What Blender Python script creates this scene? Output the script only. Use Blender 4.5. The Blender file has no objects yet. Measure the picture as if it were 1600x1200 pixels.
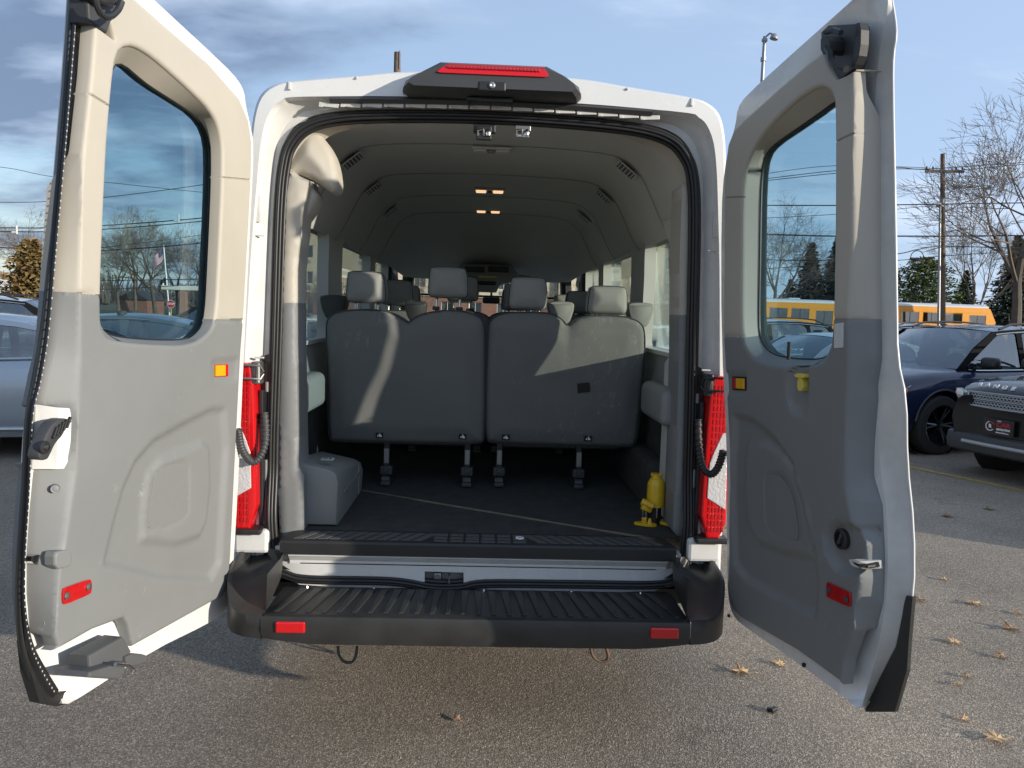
import bpy, bmesh, math, random
import numpy as np
from mathutils import Vector, Matrix, Quaternion
from mathutils.geometry import delaunay_2d_cdt
from math import radians, sin, cos, tan, pi, atan2, sqrt
random.seed(7)
SC = bpy.context.scene
COL = SC.collection

# ------------------------------------------------------------------ camera, sky, sun, exposure
F_PX = 1200.0
CAM = np.array([0.0, -2.94, 1.6])
_y, _p, _r = radians(2.06), radians(5.3), radians(1.75)
FW = np.array([sin(_y)*cos(_p), cos(_y)*cos(_p), -sin(_p)])
_R0 = np.array([cos(_y), -sin(_y), 0.0]); _U0 = np.cross(_R0, FW)
RT = cos(_r)*_R0 + sin(_r)*_U0
UP = -sin(_r)*_R0 + cos(_r)*_U0
cam_data = bpy.data.cameras.new('camera'); cam = bpy.data.objects.new('camera', cam_data); COL.objects.link(cam)
M = Matrix(((RT[0], UP[0], -FW[0], CAM[0]), (RT[1], UP[1], -FW[1], CAM[1]), (RT[2], UP[2], -FW[2], CAM[2]), (0, 0, 0, 1)))
cam.matrix_world = M
cam_data.sensor_width = 36.0; cam_data.lens = 36.0*F_PX/1600.0
cam_data.clip_start = 0.05; cam_data.clip_end = 3000
SC.camera = cam
SUN = Vector((0.875, -0.492, 0.21)).normalized()
sun_data = bpy.data.lights.new('sun', 'SUN'); sun_data.energy = 4.5; sun_data.angle = radians(0.6); sun_data.color = (1.0, 0.91, 0.78)
sun = bpy.data.objects.new('sun', sun_data); COL.objects.link(sun)
sun.rotation_mode = 'QUATERNION'; sun.rotation_quaternion = SUN.to_track_quat('Z', 'Y'); sun.location = (20, -10, 12)
world = bpy.data.worlds.new('World'); SC.world = world; world.use_nodes = True
def build_world():
    nt = world.node_tree; N = nt.nodes; L = nt.links; N.clear()
    out = N.new('ShaderNodeOutputWorld'); bg = N.new('ShaderNodeBackground')
    sky = N.new('ShaderNodeTexSky'); sky.sky_type = 'NISHITA'; sky.sun_disc = False
    sky.sun_elevation = math.asin(SUN.z); sky.sun_rotation = atan2(SUN.x, SUN.y)
    sky.air_density = 1.0; sky.dust_density = 0.6; sky.ozone_density = 1.6
    tc = N.new('ShaderNodeTexCoord'); sep = N.new('ShaderNodeSeparateXYZ'); L.new(tc.outputs['Generated'], sep.inputs[0])
    def math_(op, a, b=None, c=None):
        m = N.new('ShaderNodeMath'); m.operation = op
        for i, v in enumerate((a, b, c)):
            if v is None: continue
            if isinstance(v, (int, float)): m.inputs[i].default_value = v
            else: L.new(v, m.inputs[i])
        return m.outputs[0]
    zz = math_('ADD', math_('MAXIMUM', sep.outputs[2], 0.0), 0.16)
    cx = math_('DIVIDE', sep.outputs[0], zz); cy = math_('DIVIDE', sep.outputs[1], zz)
    cmb = N.new('ShaderNodeCombineXYZ'); L.new(cx, cmb.inputs[0]); L.new(cy, cmb.inputs[1])
    mp = N.new('ShaderNodeMapping'); mp.inputs['Scale'].default_value = (0.55, 0.9, 1); mp.inputs['Rotation'].default_value = (0, 0, 0.25); mp.inputs['Location'].default_value = (2.3, 0.7, 0)
    L.new(cmb.outputs[0], mp.inputs[0])
    n1 = N.new('ShaderNodeTexNoise'); n1.inputs['Scale'].default_value = 1.3; n1.inputs['Detail'].default_value = 7; n1.inputs['Roughness'].default_value = 0.56; n1.inputs['Distortion'].default_value = 0.35
    L.new(mp.outputs[0], n1.inputs['Vector'])
    n2 = N.new('ShaderNodeTexNoise'); n2.inputs['Scale'].default_value = 2.6; n2.inputs['Detail'].default_value = 6; L.new(mp.outputs[0], n2.inputs['Vector'])
    # left part of the sky carries more cloud than the right
    lean = math_('MULTIPLY', sep.outputs[0], -0.07)
    r1 = N.new('ShaderNodeMapRange'); r1.interpolation_type = 'SMOOTHSTEP'; r1.inputs['From Min'].default_value = 0.42; r1.inputs['From Max'].default_value = 0.62
    L.new(math_('ADD', n1.outputs['Fac'], lean), r1.inputs['Value'])
    ramp = N.new('ShaderNodeValToRGB'); e = ramp.color_ramp.elements
    e[0].position = 0.40; e[0].color = (1.15, 1.6, 2.6, 1); e[1].position = 0.60; e[1].color = (4.6, 5.5, 6.9, 1)
    rr = math_('SUBTRACT', math_('ADD', n2.outputs['Fac'], math_('MULTIPLY', sep.outputs[0], 0.26)), 0.0)
    L.new(rr, ramp.inputs[0])
    mx = N.new('ShaderNodeMix'); mx.data_type = 'RGBA'
    hz = N.new('ShaderNodeMix'); hz.data_type = 'RGBA'; hz.inputs[7].default_value = (3.6, 4.8, 6.9, 1)
    L.new(sky.outputs[0], hz.inputs[6])
    L.new(math_('ADD', math_('MULTIPLY', sep.outputs[0], 0.30), 0.55), hz.inputs[0])
    L.new(hz.outputs[2], mx.inputs[6]); L.new(ramp.outputs[0], mx.inputs[7]); L.new(math_('MULTIPLY', r1.outputs[0], 0.82), mx.inputs[0])
    L.new(mx.outputs[2], bg.inputs[0]); bg.inputs[1].default_value = 0.136
    L.new(bg.outputs[0], out.inputs[0])
build_world()
SC.view_settings.view_transform = 'Standard'; SC.view_settings.look = 'None'
SC.view_settings.exposure = 0.22; SC.view_settings.gamma = 1.0; SC.view_settings.use_curve_mapping = False
SC.render.engine = 'CYCLES'
SC.cycles.max_bounces = 8; SC.cycles.diffuse_bounces = 4; SC.cycles.transparent_max_bounces = 14; SC.cycles.glossy_bounces = 4
SC.cycles.caustics_reflective = False; SC.cycles.caustics_refractive = False

# ------------------------------------------------------------------ measuring: where a line of sight meets a plane of the place
def P(u, v, p0=(0, 0, 0), n=(0, 1, 0)):
    d = FW + (u-800)/F_PX*RT - (v-600)/F_PX*UP
    n = np.array(n, float); p0 = np.array(p0, float)
    t = float((p0-CAM) @ n)/float(d @ n)
    return Vector(CAM + t*d)
def PY(u, v, y): return P(u, v, (0, y, 0), (0, 1, 0))
def PZ(u, v, z): return P(u, v, (0, 0, z), (0, 0, 1))

# ------------------------------------------------------------------ materials
def pmat(name, color, rough=0.5, metal=0.0, var=0.0, vscale=6.0, bump=0.0, bscale=80.0, coat=0.0, spec=None, emit=None, estr=0.0, var2=None, alpha=None, sheen=0.0, dist=0.01):
    m = bpy.data.materials.new(name); m.use_nodes = True
    nt = m.node_tree; b = nt.nodes['Principled BSDF']; L = nt.links
    c = (*color, 1)
    b.inputs['Base Color'].default_value = c; b.inputs['Roughness'].default_value = rough; b.inputs['Metallic'].default_value = metal
    if coat: b.inputs['Coat Weight'].default_value = coat; b.inputs['Coat Roughness'].default_value = 0.04
    if spec is not None: b.inputs['Specular IOR Level'].default_value = spec
    if sheen: b.inputs['Sheen Weight'].default_value = sheen
    if emit: b.inputs['Emission Color'].default_value = (*emit, 1); b.inputs['Emission Strength'].default_value = estr
    tc = None
    if var or bump:
        tc = nt.nodes.new('ShaderNodeTexCoord')
    if var:
        n = nt.nodes.new('ShaderNodeTexNoise'); n.inputs['Scale'].default_value = vscale; n.inputs['Detail'].default_value = 8; n.inputs['Roughness'].default_value = 0.65
        L.new(tc.outputs['Object'], n.inputs['Vector'])
        mr = nt.nodes.new('ShaderNodeMapRange'); mr.inputs['From Min'].default_value = 0.3; mr.inputs['From Max'].default_value = 0.7
        L.new(n.outputs['Fac'], mr.inputs['Value'])
        mx = nt.nodes.new('ShaderNodeMix'); mx.data_type = 'RGBA'
        c2 = var2 if var2 else tuple(x*(1-var) for x in color)
        mx.inputs[6].default_value = (*c2, 1); mx.inputs[7].default_value = c if var2 else (*[min(1, x*(1+var*0.6)) for x in color], 1)
        L.new(mr.outputs[0], mx.inputs[0]); L.new(mx.outputs[2], b.inputs['Base Color'])
        rr = nt.nodes.new('ShaderNodeMapRange'); rr.inputs['To Min'].default_value = max(0.02, rough-0.07); rr.inputs['To Max'].default_value = min(1, rough+0.07)
        L.new(n.outputs['Fac'], rr.inputs['Value']); L.new(rr.outputs[0], b.inputs['Roughness'])
    if bump:
        n = nt.nodes.new('ShaderNodeTexNoise'); n.inputs['Scale'].default_value = bscale; n.inputs['Detail'].default_value = 4
        L.new(tc.outputs['Object'], n.inputs['Vector'])
        bp = nt.nodes.new('ShaderNodeBump'); bp.inputs['Strength'].default_value = bump; bp.inputs['Distance'].default_value = dist
        L.new(n.outputs['Fac'], bp.inputs['Height']); L.new(bp.outputs[0], b.inputs['Normal'])
    return m

def glass_mat(name, tint, refl=1.0, dark=0.0):
    m = bpy.data.materials.new(name); m.use_nodes = True
    nt = m.node_tree; N = nt.nodes; L = nt.links; N.clear()
    o = N.new('ShaderNodeOutputMaterial'); t = N.new('ShaderNodeBsdfTransparent'); t.inputs[0].default_value = (*tint, 1)
    g = N.new('ShaderNodeBsdfGlossy'); g.inputs['Roughness'].default_value = 0.02; g.inputs[0].default_value = (0.9, 0.95, 1, 1)
    f = N.new('ShaderNodeLayerWeight'); f.inputs[0].default_value = 0.5
    pw = N.new('ShaderNodeMath'); pw.operation = 'POWER'; L.new(f.outputs['Facing'], pw.inputs[0]); pw.inputs[1].default_value = 4.0
    mm = N.new('ShaderNodeMath'); mm.operation = 'MULTIPLY_ADD'; mm.inputs[1].default_value = 0.9; mm.inputs[2].default_value = 0.05*refl; L.new(pw.outputs[0], mm.inputs[0])
    mx = N.new('ShaderNodeMixShader'); L.new(mm.outputs[0], mx.inputs[0]); L.new(t.outputs[0], mx.inputs[1]); L.new(g.outputs[0], mx.inputs[2]); L.new(mx.outputs[0], o.inputs[0])
    return m

def scuffed(name, color, rough, scuff=(0.55, 0.56, 0.56), amt=0.35, grain=0.15, gscale=450, streak=(1, 1, 1), lo=0.62):
    """moulded plastic or fabric with fine grain, faint blotches and sparse light scuff marks"""
    m = pmat(name, color, rough, var=0.06, vscale=2.5, bump=grain, bscale=gscale, dist=0.002)
    nt = m.node_tree; L = nt.links; b = nt.nodes['Principled BSDF']
    tc = nt.nodes.new('ShaderNodeTexCoord'); mp = nt.nodes.new('ShaderNodeMapping'); mp.inputs['Scale'].default_value = streak
    L.new(tc.outputs['Object'], mp.inputs[0])
    n = nt.nodes.new('ShaderNodeTexNoise'); n.inputs['Scale'].default_value = 22; n.inputs['Detail'].default_value = 6; n.inputs['Roughness'].default_value = 0.75; n.inputs['Distortion'].default_value = 0.35
    L.new(mp.outputs[0], n.inputs['Vector'])
    n2 = nt.nodes.new('ShaderNodeTexNoise'); n2.inputs['Scale'].default_value = 3.1; L.new(tc.outputs['Object'], n2.inputs['Vector'])
    r = nt.nodes.new('ShaderNodeMapRange'); r.inputs['From Min'].default_value = lo; r.inputs['From Max'].default_value = lo+0.10; L.new(n.outputs['Fac'], r.inputs['Value'])
    r2 = nt.nodes.new('ShaderNodeMapRange'); r2.inputs['From Min'].default_value = 0.48; r2.inputs['From Max'].default_value = 0.62; L.new(n2.outputs['Fac'], r2.inputs['Value'])
    mu = nt.nodes.new('ShaderNodeMath'); mu.operation = 'MULTIPLY'; L.new(r.outputs[0], mu.inputs[0]); L.new(r2.outputs[0], mu.inputs[1])
    mu2 = nt.nodes.new('ShaderNodeMath'); mu2.operation = 'MULTIPLY'; L.new(mu.outputs[0], mu2.inputs[0]); mu2.inputs[1].default_value = amt
    mx = nt.nodes.new('ShaderNodeMix'); mx.data_type = 'RGBA'; mx.inputs[7].default_value = (*scuff, 1)
    src = b.inputs['Base Color'].links[0].from_socket
    L.new(src, mx.inputs[6]); L.new(mu2.outputs[0], mx.inputs[0]); L.new(mx.outputs[2], b.inputs['Base Color'])
    return m

MT = {}
MT['white'] = pmat('white_paint', (0.74, 0.74, 0.72), 0.28, var=0.05, vscale=3, coat=0.5)
MT['jamb'] = pmat('dusty_white_paint', (0.62, 0.61, 0.58), 0.42, var=0.14, vscale=9)
MT['beige'] = scuffed('beige_moulded_trim', (0.475, 0.44, 0.372), 0.62, amt=0.12)
MT['grey'] = scuffed('grey_moulded_trim', (0.215, 0.222, 0.22), 0.55, amt=0.35)
MT['greymesh'] = pmat('grey_perforated_trim', (0.205, 0.21, 0.205), 0.7, bump=0.6, bscale=260, dist=0.004)
MT['liner'] = pmat('woven_headliner', (0.60, 0.60, 0.575), 0.95, var=0.05, vscale=4, bump=0.15, bscale=500, dist=0.002)
MT['wall'] = pmat('grey_wall_trim', (0.25, 0.26, 0.25), 0.6, var=0.06, bump=0.1, bscale=400, dist=0.002)
MT['dark'] = pmat('black_plastic', (0.022, 0.022, 0.023), 0.45, var=0.2, vscale=12, bump=0.12, bscale=350, dist=0.002)
MT['dark2'] = pmat('charcoal_plastic', (0.05, 0.052, 0.055), 0.5, var=0.1, bump=0.1, bscale=300, dist=0.002)
MT['bumper'] = pmat('textured_bumper_plastic', (0.034, 0.034, 0.033), 0.40, var=0.35, vscale=7, bump=0.25, bscale=300, dist=0.003)
MT['rubber'] = pmat('black_rubber', (0.020, 0.020, 0.021), 0.42, var=0.2, vscale=20)
MT['tyre'] = pmat('tyre_rubber', (0.025, 0.025, 0.026), 0.8, bump=0.4, bscale=60)
MT['midgrey'] = pmat('mid_grey_plastic', (0.10, 0.104, 0.108), 0.5, var=0.1, bump=0.1, bscale=300, dist=0.002)
MT['pad'] = pmat('charcoal_tread', (0.085, 0.088, 0.092), 0.55, var=0.15, bump=0.1, bscale=300, dist=0.002)
MT['carpet'] = pmat('charcoal_carpet', (0.050, 0.053, 0.052), 1.0, var=0.35, vscale=14, bump=0.9, bscale=420, dist=0.006)
MT['fabric'] = scuffed('grey_seat_cloth', (0.168, 0.172, 0.166), 0.95, scuff=(0.36, 0.36, 0.34), amt=0.38, grain=0.8, gscale=430, streak=(1.6, 1, 0.7), lo=0.55)
MT['fabric2'] = pmat('light_grey_seat_cloth', (0.30, 0.305, 0.29), 0.95, var=0.08, vscale=5, bump=0.5, bscale=600, dist=0.003)
MT['chrome'] = pmat('bright_steel', (0.62, 0.62, 0.60), 0.25, 1.0, var=0.15)
MT['steel'] = pmat('dull_steel', (0.30, 0.30, 0.29), 0.45, 0.9, var=0.2)
MT['red'] = pmat('red_lens', (0.62, 0.008, 0.012), 0.18, coat=0.6, emit=(0.6, 0.0, 0.0), estr=0.0)
MT['redrefl'] = pmat('red_reflector', (0.50, 0.010, 0.012), 0.22, coat=0.6, var=0.25, vscale=40)
MT['clear'] = pmat('clear_lamp_lens', (0.66, 0.66, 0.66), 0.18, 0.1, bump=0.35, bscale=110, coat=0.6)
MT['lampglass'] = pmat('lamp_cover_glass', (0.60, 0.61, 0.62), 0.12, 0.3, coat=1.0)
MT['amber'] = pmat('amber_lens', (0.85, 0.42, 0.01), 0.25, coat=0.5)
MT['yellow'] = pmat('yellow_enamel', (0.74, 0.47, 0.012), 0.35, var=0.12, vscale=25, coat=0.3)
MT['yplast'] = pmat('yellow_plastic', (0.72, 0.60, 0.10), 0.5)
MT['paper'] = pmat('white_sticker', (0.62, 0.62, 0.60), 0.6)
MT['whiteprint'] = pmat('white_print', (0.80, 0.80, 0.80), 0.6)
MT['redprint'] = pmat('red_print', (0.55, 0.02, 0.03), 0.6)
MT['blackprint'] = pmat('black_print', (0.012, 0.012, 0.012), 0.5)
MT['glass_door'] = glass_mat('tinted_door_glass', (0.72, 0.84, 0.87), 1.0)
MT['glass_side'] = glass_mat('green_tinted_glass', (0.86, 0.91, 0.87), 1.0)
MT['glass_car'] = glass_mat('car_window_glass', (0.30, 0.38, 0.38), 4.0)
MT['glass_front'] = glass_mat('windscreen_glass', (0.82, 0.88, 0.86), 1.0)

# ------------------------------------------------------------------ object helpers
def setp(o, label=None, cat=None, group=None, kind=None):
    if label: o['label'] = label
    if cat: o['category'] = cat
    if group: o['group'] = group
    if kind: o['kind'] = kind
    return o
def empty(name, loc=(0, 0, 0), rz=0.0, label=None, cat=None, group=None):
    o = bpy.data.objects.new(name, None); COL.objects.link(o); o.location = loc; o.rotation_euler = (0, 0, rz); o.empty_display_size = 0.2
    return setp(o, label, cat, group)
def link(name, me, mat=None, parent=None, **k):
    o = bpy.data.objects.new(name, me); COL.objects.link(o)
    if mat is not None:
        mats = mat if isinstance(mat, (list, tuple)) else [mat]
        if not me.materials:
            for m in mats: me.materials.append(m)
    if parent: o.parent = parent
    return setp(o, **k)
def mk(name, verts, faces, mat, parent=None, smooth=False, fm=None, angle=None, fix=True, **k):
    me = bpy.data.meshes.new(name); me.from_pydata([tuple(v) for v in verts], [], faces)
    if fix:
        bm = bmesh.new(); bm.from_mesh(me); bmesh.ops.recalc_face_normals(bm, faces=bm.faces); bm.to_mesh(me); bm.free()
    mats = mat if isinstance(mat, (list, tuple)) else [mat]
    for m in mats: me.materials.append(m)
    if fm: me.polygons.foreach_set('material_index', fm)
    if smooth:
        me.polygons.foreach_set('use_smooth', [True]*len(me.polygons))
        if angle is not None: me.set_sharp_from_angle(angle=radians(angle))
    me.update()
    o = bpy.data.objects.new(name, me); COL.objects.link(o)
    if parent: o.parent = parent
    return setp(o, **k)
class G:
    """collects shapes into one mesh"""
    def __init__(s): s.v = []; s.f = []; s.m = []
    def add(s, verts, faces, mi=0):
        b = len(s.v); s.v += [Vector(v) for v in verts]; s.f += [tuple(b+i for i in f) for f in faces]; s.m += [mi]*len(faces); return s
    def bm(s, bm, mi=0, mat=None):
        bm.verts.index_update()
        vs = [(mat @ v.co) if mat else v.co.copy() for v in bm.verts]
        s.add(vs, [[v.index for v in f.verts] for f in bm.faces], mi); bm.free(); return s
    def box(s, c, size, bev=0.0, rot=None, mi=0, segs=2):
        bm = bmesh.new(); bmesh.ops.create_cube(bm, size=1.0)
        bmesh.ops.scale(bm, vec=size, verts=bm.verts)
        if bev > 0: bmesh.ops.bevel(bm, geom=bm.edges[:], offset=bev, segments=segs, affect='EDGES', profile=0.5)
        mt = Matrix.Translation(c)
        if rot is not None: mt = mt @ rot.to_4x4()
        return s.bm(bm, mi, mt)
    def cyl(s, a, b, r, r2=None, n=12, mi=0, caps=True):
        a = Vector(a); b = Vector(b); d = (b-a); q = d.to_track_quat('Z', 'Y'); r2 = r if r2 is None else r2
        vs = []; fs = []
        for k, (c, rr) in enumerate(((a, r), (b, r2))):
            for i in range(n):
                t = 2*pi*i/n; vs.append(c + q @ Vector((rr*cos(t), rr*sin(t), 0)))
        for i in range(n): fs.append((i, (i+1) % n, n+(i+1) % n, n+i))
        if caps: fs.append(tuple(range(n-1, -1, -1))); fs.append(tuple(range(n, 2*n)))
        return s.add(vs, fs, mi)
    def tube(s, pts, r, n=8, mi=0, caps=True, flat=None):
        pts = [Vector(p) for p in pts]; vs = []; fs = []; prev = None
        for i, p in enumerate(pts):
            d = (pts[min(i+1, len(pts)-1)]-pts[max(i-1, 0)]).normalized()
            if prev is None:
                up = Vector((0, 0, 1)) if abs(d.z) < 0.9 else Vector((0, 1, 0))
                x = d.cross(up).normalized()
            else: x = (prev - d*prev.dot(d)).normalized()
            prev = x; yv = d.cross(x)
            rr = r[i] if hasattr(r, '__len__') else r
            for k in range(n):
                t = 2*pi*k/n; vs.append(p + x*rr*cos(t) + yv*rr*sin(t))
        for i in range(len(pts)-1):
            for k in range(n): fs.append((i*n+k, i*n+(k+1) % n, (i+1)*n+(k+1) % n, (i+1)*n+k))
        if caps: fs.append(tuple(range(n-1, -1, -1))); fs.append(tuple((len(pts)-1)*n+k for k in range(n)))
        return s.add(vs, fs, mi)
    def prism(s, poly, to3, d0, d1, mi=0, bev=0.0):
        """polygon (a,b) extruded from offset d0 to d1 in the frame to3(a,b,n)"""
        n = len(poly); bm = bmesh.new()
        va = [bm.verts.new(to3(a, b, d0)) for a, b in poly]; vb = [bm.verts.new(to3(a, b, d1)) for a, b in poly]
        bm.faces.new(va); bm.faces.new(vb[::-1])
        for i in range(n): bm.faces.new((va[i], vb[i], vb[(i+1) % n], va[(i+1) % n]))
        bmesh.ops.recalc_face_normals(bm, faces=bm.faces)
        if bev > 0:
            eds = [e for e in bm.edges if (e.verts[0] in va and e.verts[1] in va)]
            try: bmesh.ops.bevel(bm, geom=eds, offset=bev, segments=2, affect='EDGES', profile=0.5)
            except Exception: pass
        bm.verts.ensure_lookup_table()
        return s.bm(bm, mi)
    def lathe(s, prof, c=(0, 0, 0), n=20, mi=0, rot=None, caps=True):
        vs = []; fs = []; c = Vector(c)
        for (r, z) in prof:
            for k in range(n):
                t = 2*pi*k/n; p = Vector((r*cos(t), r*sin(t), z))
                if rot is not None: p = rot @ p
                vs.append(c+p)
        for i in range(len(prof)-1):
            for k in range(n): fs.append((i*n+k, i*n+(k+1) % n, (i+1)*n+(k+1) % n, (i+1)*n+k))
        if caps and prof[0][0] > 1e-5: fs.append(tuple(range(n-1, -1, -1)))
        if caps and prof[-1][0] > 1e-5: fs.append(tuple((len(prof)-1)*n+k for k in range(n)))
        return s.add(vs, fs, mi)
    def ribbon(s, rows, mi=0, closed=False):
        """rows: list of equal length point lists, bridged one to the next"""
        n = len(rows[0]); vs = [p for r in rows for p in r]; fs = []
        for i in range(len(rows)-1):
            for k in range(n-1 if not closed else n):
                fs.append((i*n+k, i*n+(k+1) % n, (i+1)*n+(k+1) % n, (i+1)*n+k))
        return s.add(vs, fs, mi)
    def out(s, name, mat, parent=None, smooth=False, angle=35, fix=True, **k):
        return mk(name, s.v, s.f, mat, parent, smooth, s.m if isinstance(mat, (list, tuple)) else None, angle, fix, **k)

def chaikin(p, it=2, closed=True):
    p = [tuple(q) for q in p]
    for _ in range(it):
        q = []; n = len(p)
        rng = range(n) if closed else range(n-1)
        if not closed: q.append(p[0])
        for i in rng:
            a = p[i]; b = p[(i+1) % n]
            q.append(tuple(0.75*x+0.25*y for x, y in zip(a, b))); q.append(tuple(0.25*x+0.75*y for x, y in zip(a, b)))
        if not closed: q.append(p[-1])
        p = q
    return p
def crom(p, k=6, closed=False):
    """Catmull-Rom through the points"""
    p = [np.array(q, float) for q in p]; n = len(p); out = []
    for i in range(n if closed else n-1):
        if closed: a, b, c, d = p[i-1], p[i], p[(i+1) % n], p[(i+2) % n]
        else: a, b, c, d = p[max(i-1, 0)], p[i], p[i+1], p[min(i+2, n-1)]
        for j in range(k):
            t = j/k
            out.append(tuple(0.5*((2*b)+(-a+c)*t+(2*a-5*b+4*c-d)*t*t+(-a+3*b-3*c+d)*t**3)))
    if not closed: out.append(tuple(p[-1]))
    return out
def resample(p, step, closed=True):
    p = [np.array(q, float) for q in p]; out = []
    n = len(p)
    for i in range(n if closed else n-1):
        a = p[i]; b = p[(i+1) % n]; L = np.linalg.norm(b-a); k = max(1, int(round(L/step)))
        for j in range(k): out.append(tuple(a+(b-a)*j/k))
    if not closed: out.append(tuple(p[-1]))
    return out
def inside(Q, poly):
    Q = np.asarray(Q, float); poly = np.asarray(poly, float); x, y = Q[:, 0], Q[:, 1]; r = np.zeros(len(Q), bool)
    n = len(poly); j = n-1
    for i in range(n):
        xi, yi = poly[i]; xj, yj = poly[j]
        c = ((yi > y) != (yj > y)) & (x < (xj-xi)*(y-yi)/((yj-yi) if yj != yi else 1e-12)+xi)
        r ^= c; j = i
    return r
def sdist(Q, poly, closed=True):
    """distance to the polygon's edge, positive inside"""
    Q = np.asarray(Q, float); poly = np.asarray(poly, float); n = len(poly); D = np.full(len(Q), 1e9)
    for i in range(n if closed else n-1):
        a = poly[i]; b = poly[(i+1) % n]; ab = b-a; L2 = ab@ab
        if L2 < 1e-14: continue
        t = np.clip(((Q-a)@ab)/L2, 0, 1); d = np.hypot(*(Q-a-t[:, None]*ab).T); D = np.minimum(D, d)
    if closed: D = np.where(inside(Q, poly), D, -D)
    return D
def sstep(x, a, b):
    t = np.clip((x-a)/(b-a), 0, 1); return t*t*(3-2*t)
def panel(outline, holes, step, hfun, to3, lines=(), skirt=0.03, fillet=0.008, hfillet=0.0, splits=None):
    """moulded panel: outline with holes, meshed finely, displaced by hfun, edges rolled back.
       returns (verts3, faces list, centroid2d array)"""
    out = resample(outline, step); hol = [resample(h, step) for h in holes]
    vs = list(out); ed = [(i, (i+1) % len(out)) for i in range(len(out))]
    for h in hol:
        b = len(vs); vs += h; ed += [(b+i, b+(i+1) % len(h)) for i in range(len(h))]
    for l in lines:
        l = resample(l, step, False); b = len(vs); vs += l; ed += [(b+i, b+i+1) for i in range(len(l)-1)]
    A = np.array(out); x0, y0 = A.min(0); x1, y1 = A.max(0)
    gx, gy = np.meshgrid(np.arange(x0, x1, step), np.arange(y0, y1, step)); gx = gx + (np.arange(gx.shape[0]) % 2)[:, None]*step*0.5
    Gp = np.stack([gx.ravel(), gy.ravel()], 1)
    d = sdist(Gp, out); ok = d > step*0.45
    for h in hol: ok &= sdist(Gp, h) < -step*0.45
    Gp = Gp[ok]
    if fillet > 0:   # extra ring for the rolled edge
        pass
    vs += [tuple(q) for q in Gp]
    r = delaunay_2d_cdt([Vector(v) for v in vs], ed, [], 0, 1e-6)
    V = np.array([[v.x, v.y] for v in r[0]]); F = np.array([list(f) for f in r[2] if len(f) == 3])
    C = V[F].mean(1); ok = inside(C, out)
    for h in hol: ok &= ~inside(C, h)
    F = F[ok]; C = C[ok]
    n = hfun(V)
    if fillet > 0:
        dd = np.clip(np.abs(sdist(V, out)), 0, fillet)/fillet; n = n + fillet*(1-np.sqrt(np.clip(1-(1-dd)**2, 0, 1)))
    if hfillet > 0:
        for h in hol:
            dd = np.clip(np.abs(sdist(V, h)), 0, hfillet)/hfillet; n = n + hfillet*(1-np.sqrt(np.clip(1-(1-dd)**2, 0, 1)))
    return V, F, C, n
def panel_obj(name, outline, holes, step, hfun, to3, mat, parent, lines=(), skirt=0.03, fillet=0.008, hfillet=0.0, sel=None, **k):
    V, F, C, n = panel(outline, holes, step, hfun, to3, lines, skirt, fillet, hfillet)
    if sel is not None: F = F[sel(C)]
    used = np.unique(F); mp = -np.ones(len(V), int); mp[used] = np.arange(len(used)); F = mp[F]; V = V[used]; n = n[used]
    vs = [to3(a, b, c) for (a, b), c in zip(V, n)]; fs = [tuple(int(i) for i in f) for f in F]
    if skirt > 0:
        cnt = {}
        for f in fs:
            for a, b in ((f[0], f[1]), (f[1], f[2]), (f[2], f[0])): cnt.setdefault((min(a, b), max(a, b)), []).append((a, b))
        be = [v[0] for v in cnt.values() if len(v) == 1]; new = {}
        for a, b in be:
            for q in (a, b):
                if q not in new: new[q] = len(vs); vs.append(to3(V[q][0], V[q][1], n[q]+skirt))
        for a, b in be: fs.append((b, a, new[a], new[b]))
    return mk(name, vs, fs, mat, parent, smooth=True, angle=50, fix=True, **k)
def text_mesh(txt, size, depth=0.001, align='CENTER', bold=0.0):
    cu = bpy.data.curves.new('text', 'FONT'); cu.body = txt; cu.size = size; cu.extrude = depth; cu.align_x = align; cu.align_y = 'CENTER'; cu.offset = bold; cu.resolution_u = 3
    o = bpy.data.objects.new('text', cu); COL.objects.link(o)
    dg = bpy.context.evaluated_depsgraph_get(); me = bpy.data.meshes.new_from_object(o.evaluated_get(dg))
    bpy.data.objects.remove(o); bpy.data.curves.remove(cu); return me
def place_text(name, txt, size, mtx, mat, parent, depth=0.001, bold=0.0, sx=1.0, **k):
    me = text_mesh(txt, size, depth, bold=bold); me.materials.clear(); me.materials.append(mat)
    me.transform(mtx @ Matrix.Diagonal((sx, 1, 1, 1))); me.name = name
    return link(name, me, None, parent, **k)
def basis(o, x, y):
    x = Vector(x).normalized(); z = x.cross(Vector(y)).normalized(); y = z.cross(x)
    return Matrix(((x.x, y.x, z.x, o[0]), (x.y, y.y, z.y, o[1]), (x.z, y.z, z.z, o[2]), (0, 0, 0, 1)))
def copy_tree(o, parent=None):
    c = o.copy(); COL.objects.link(c)
    if parent: c.parent = parent
    for ch in list(o.children): copy_tree(ch, c)
    return c

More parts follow.
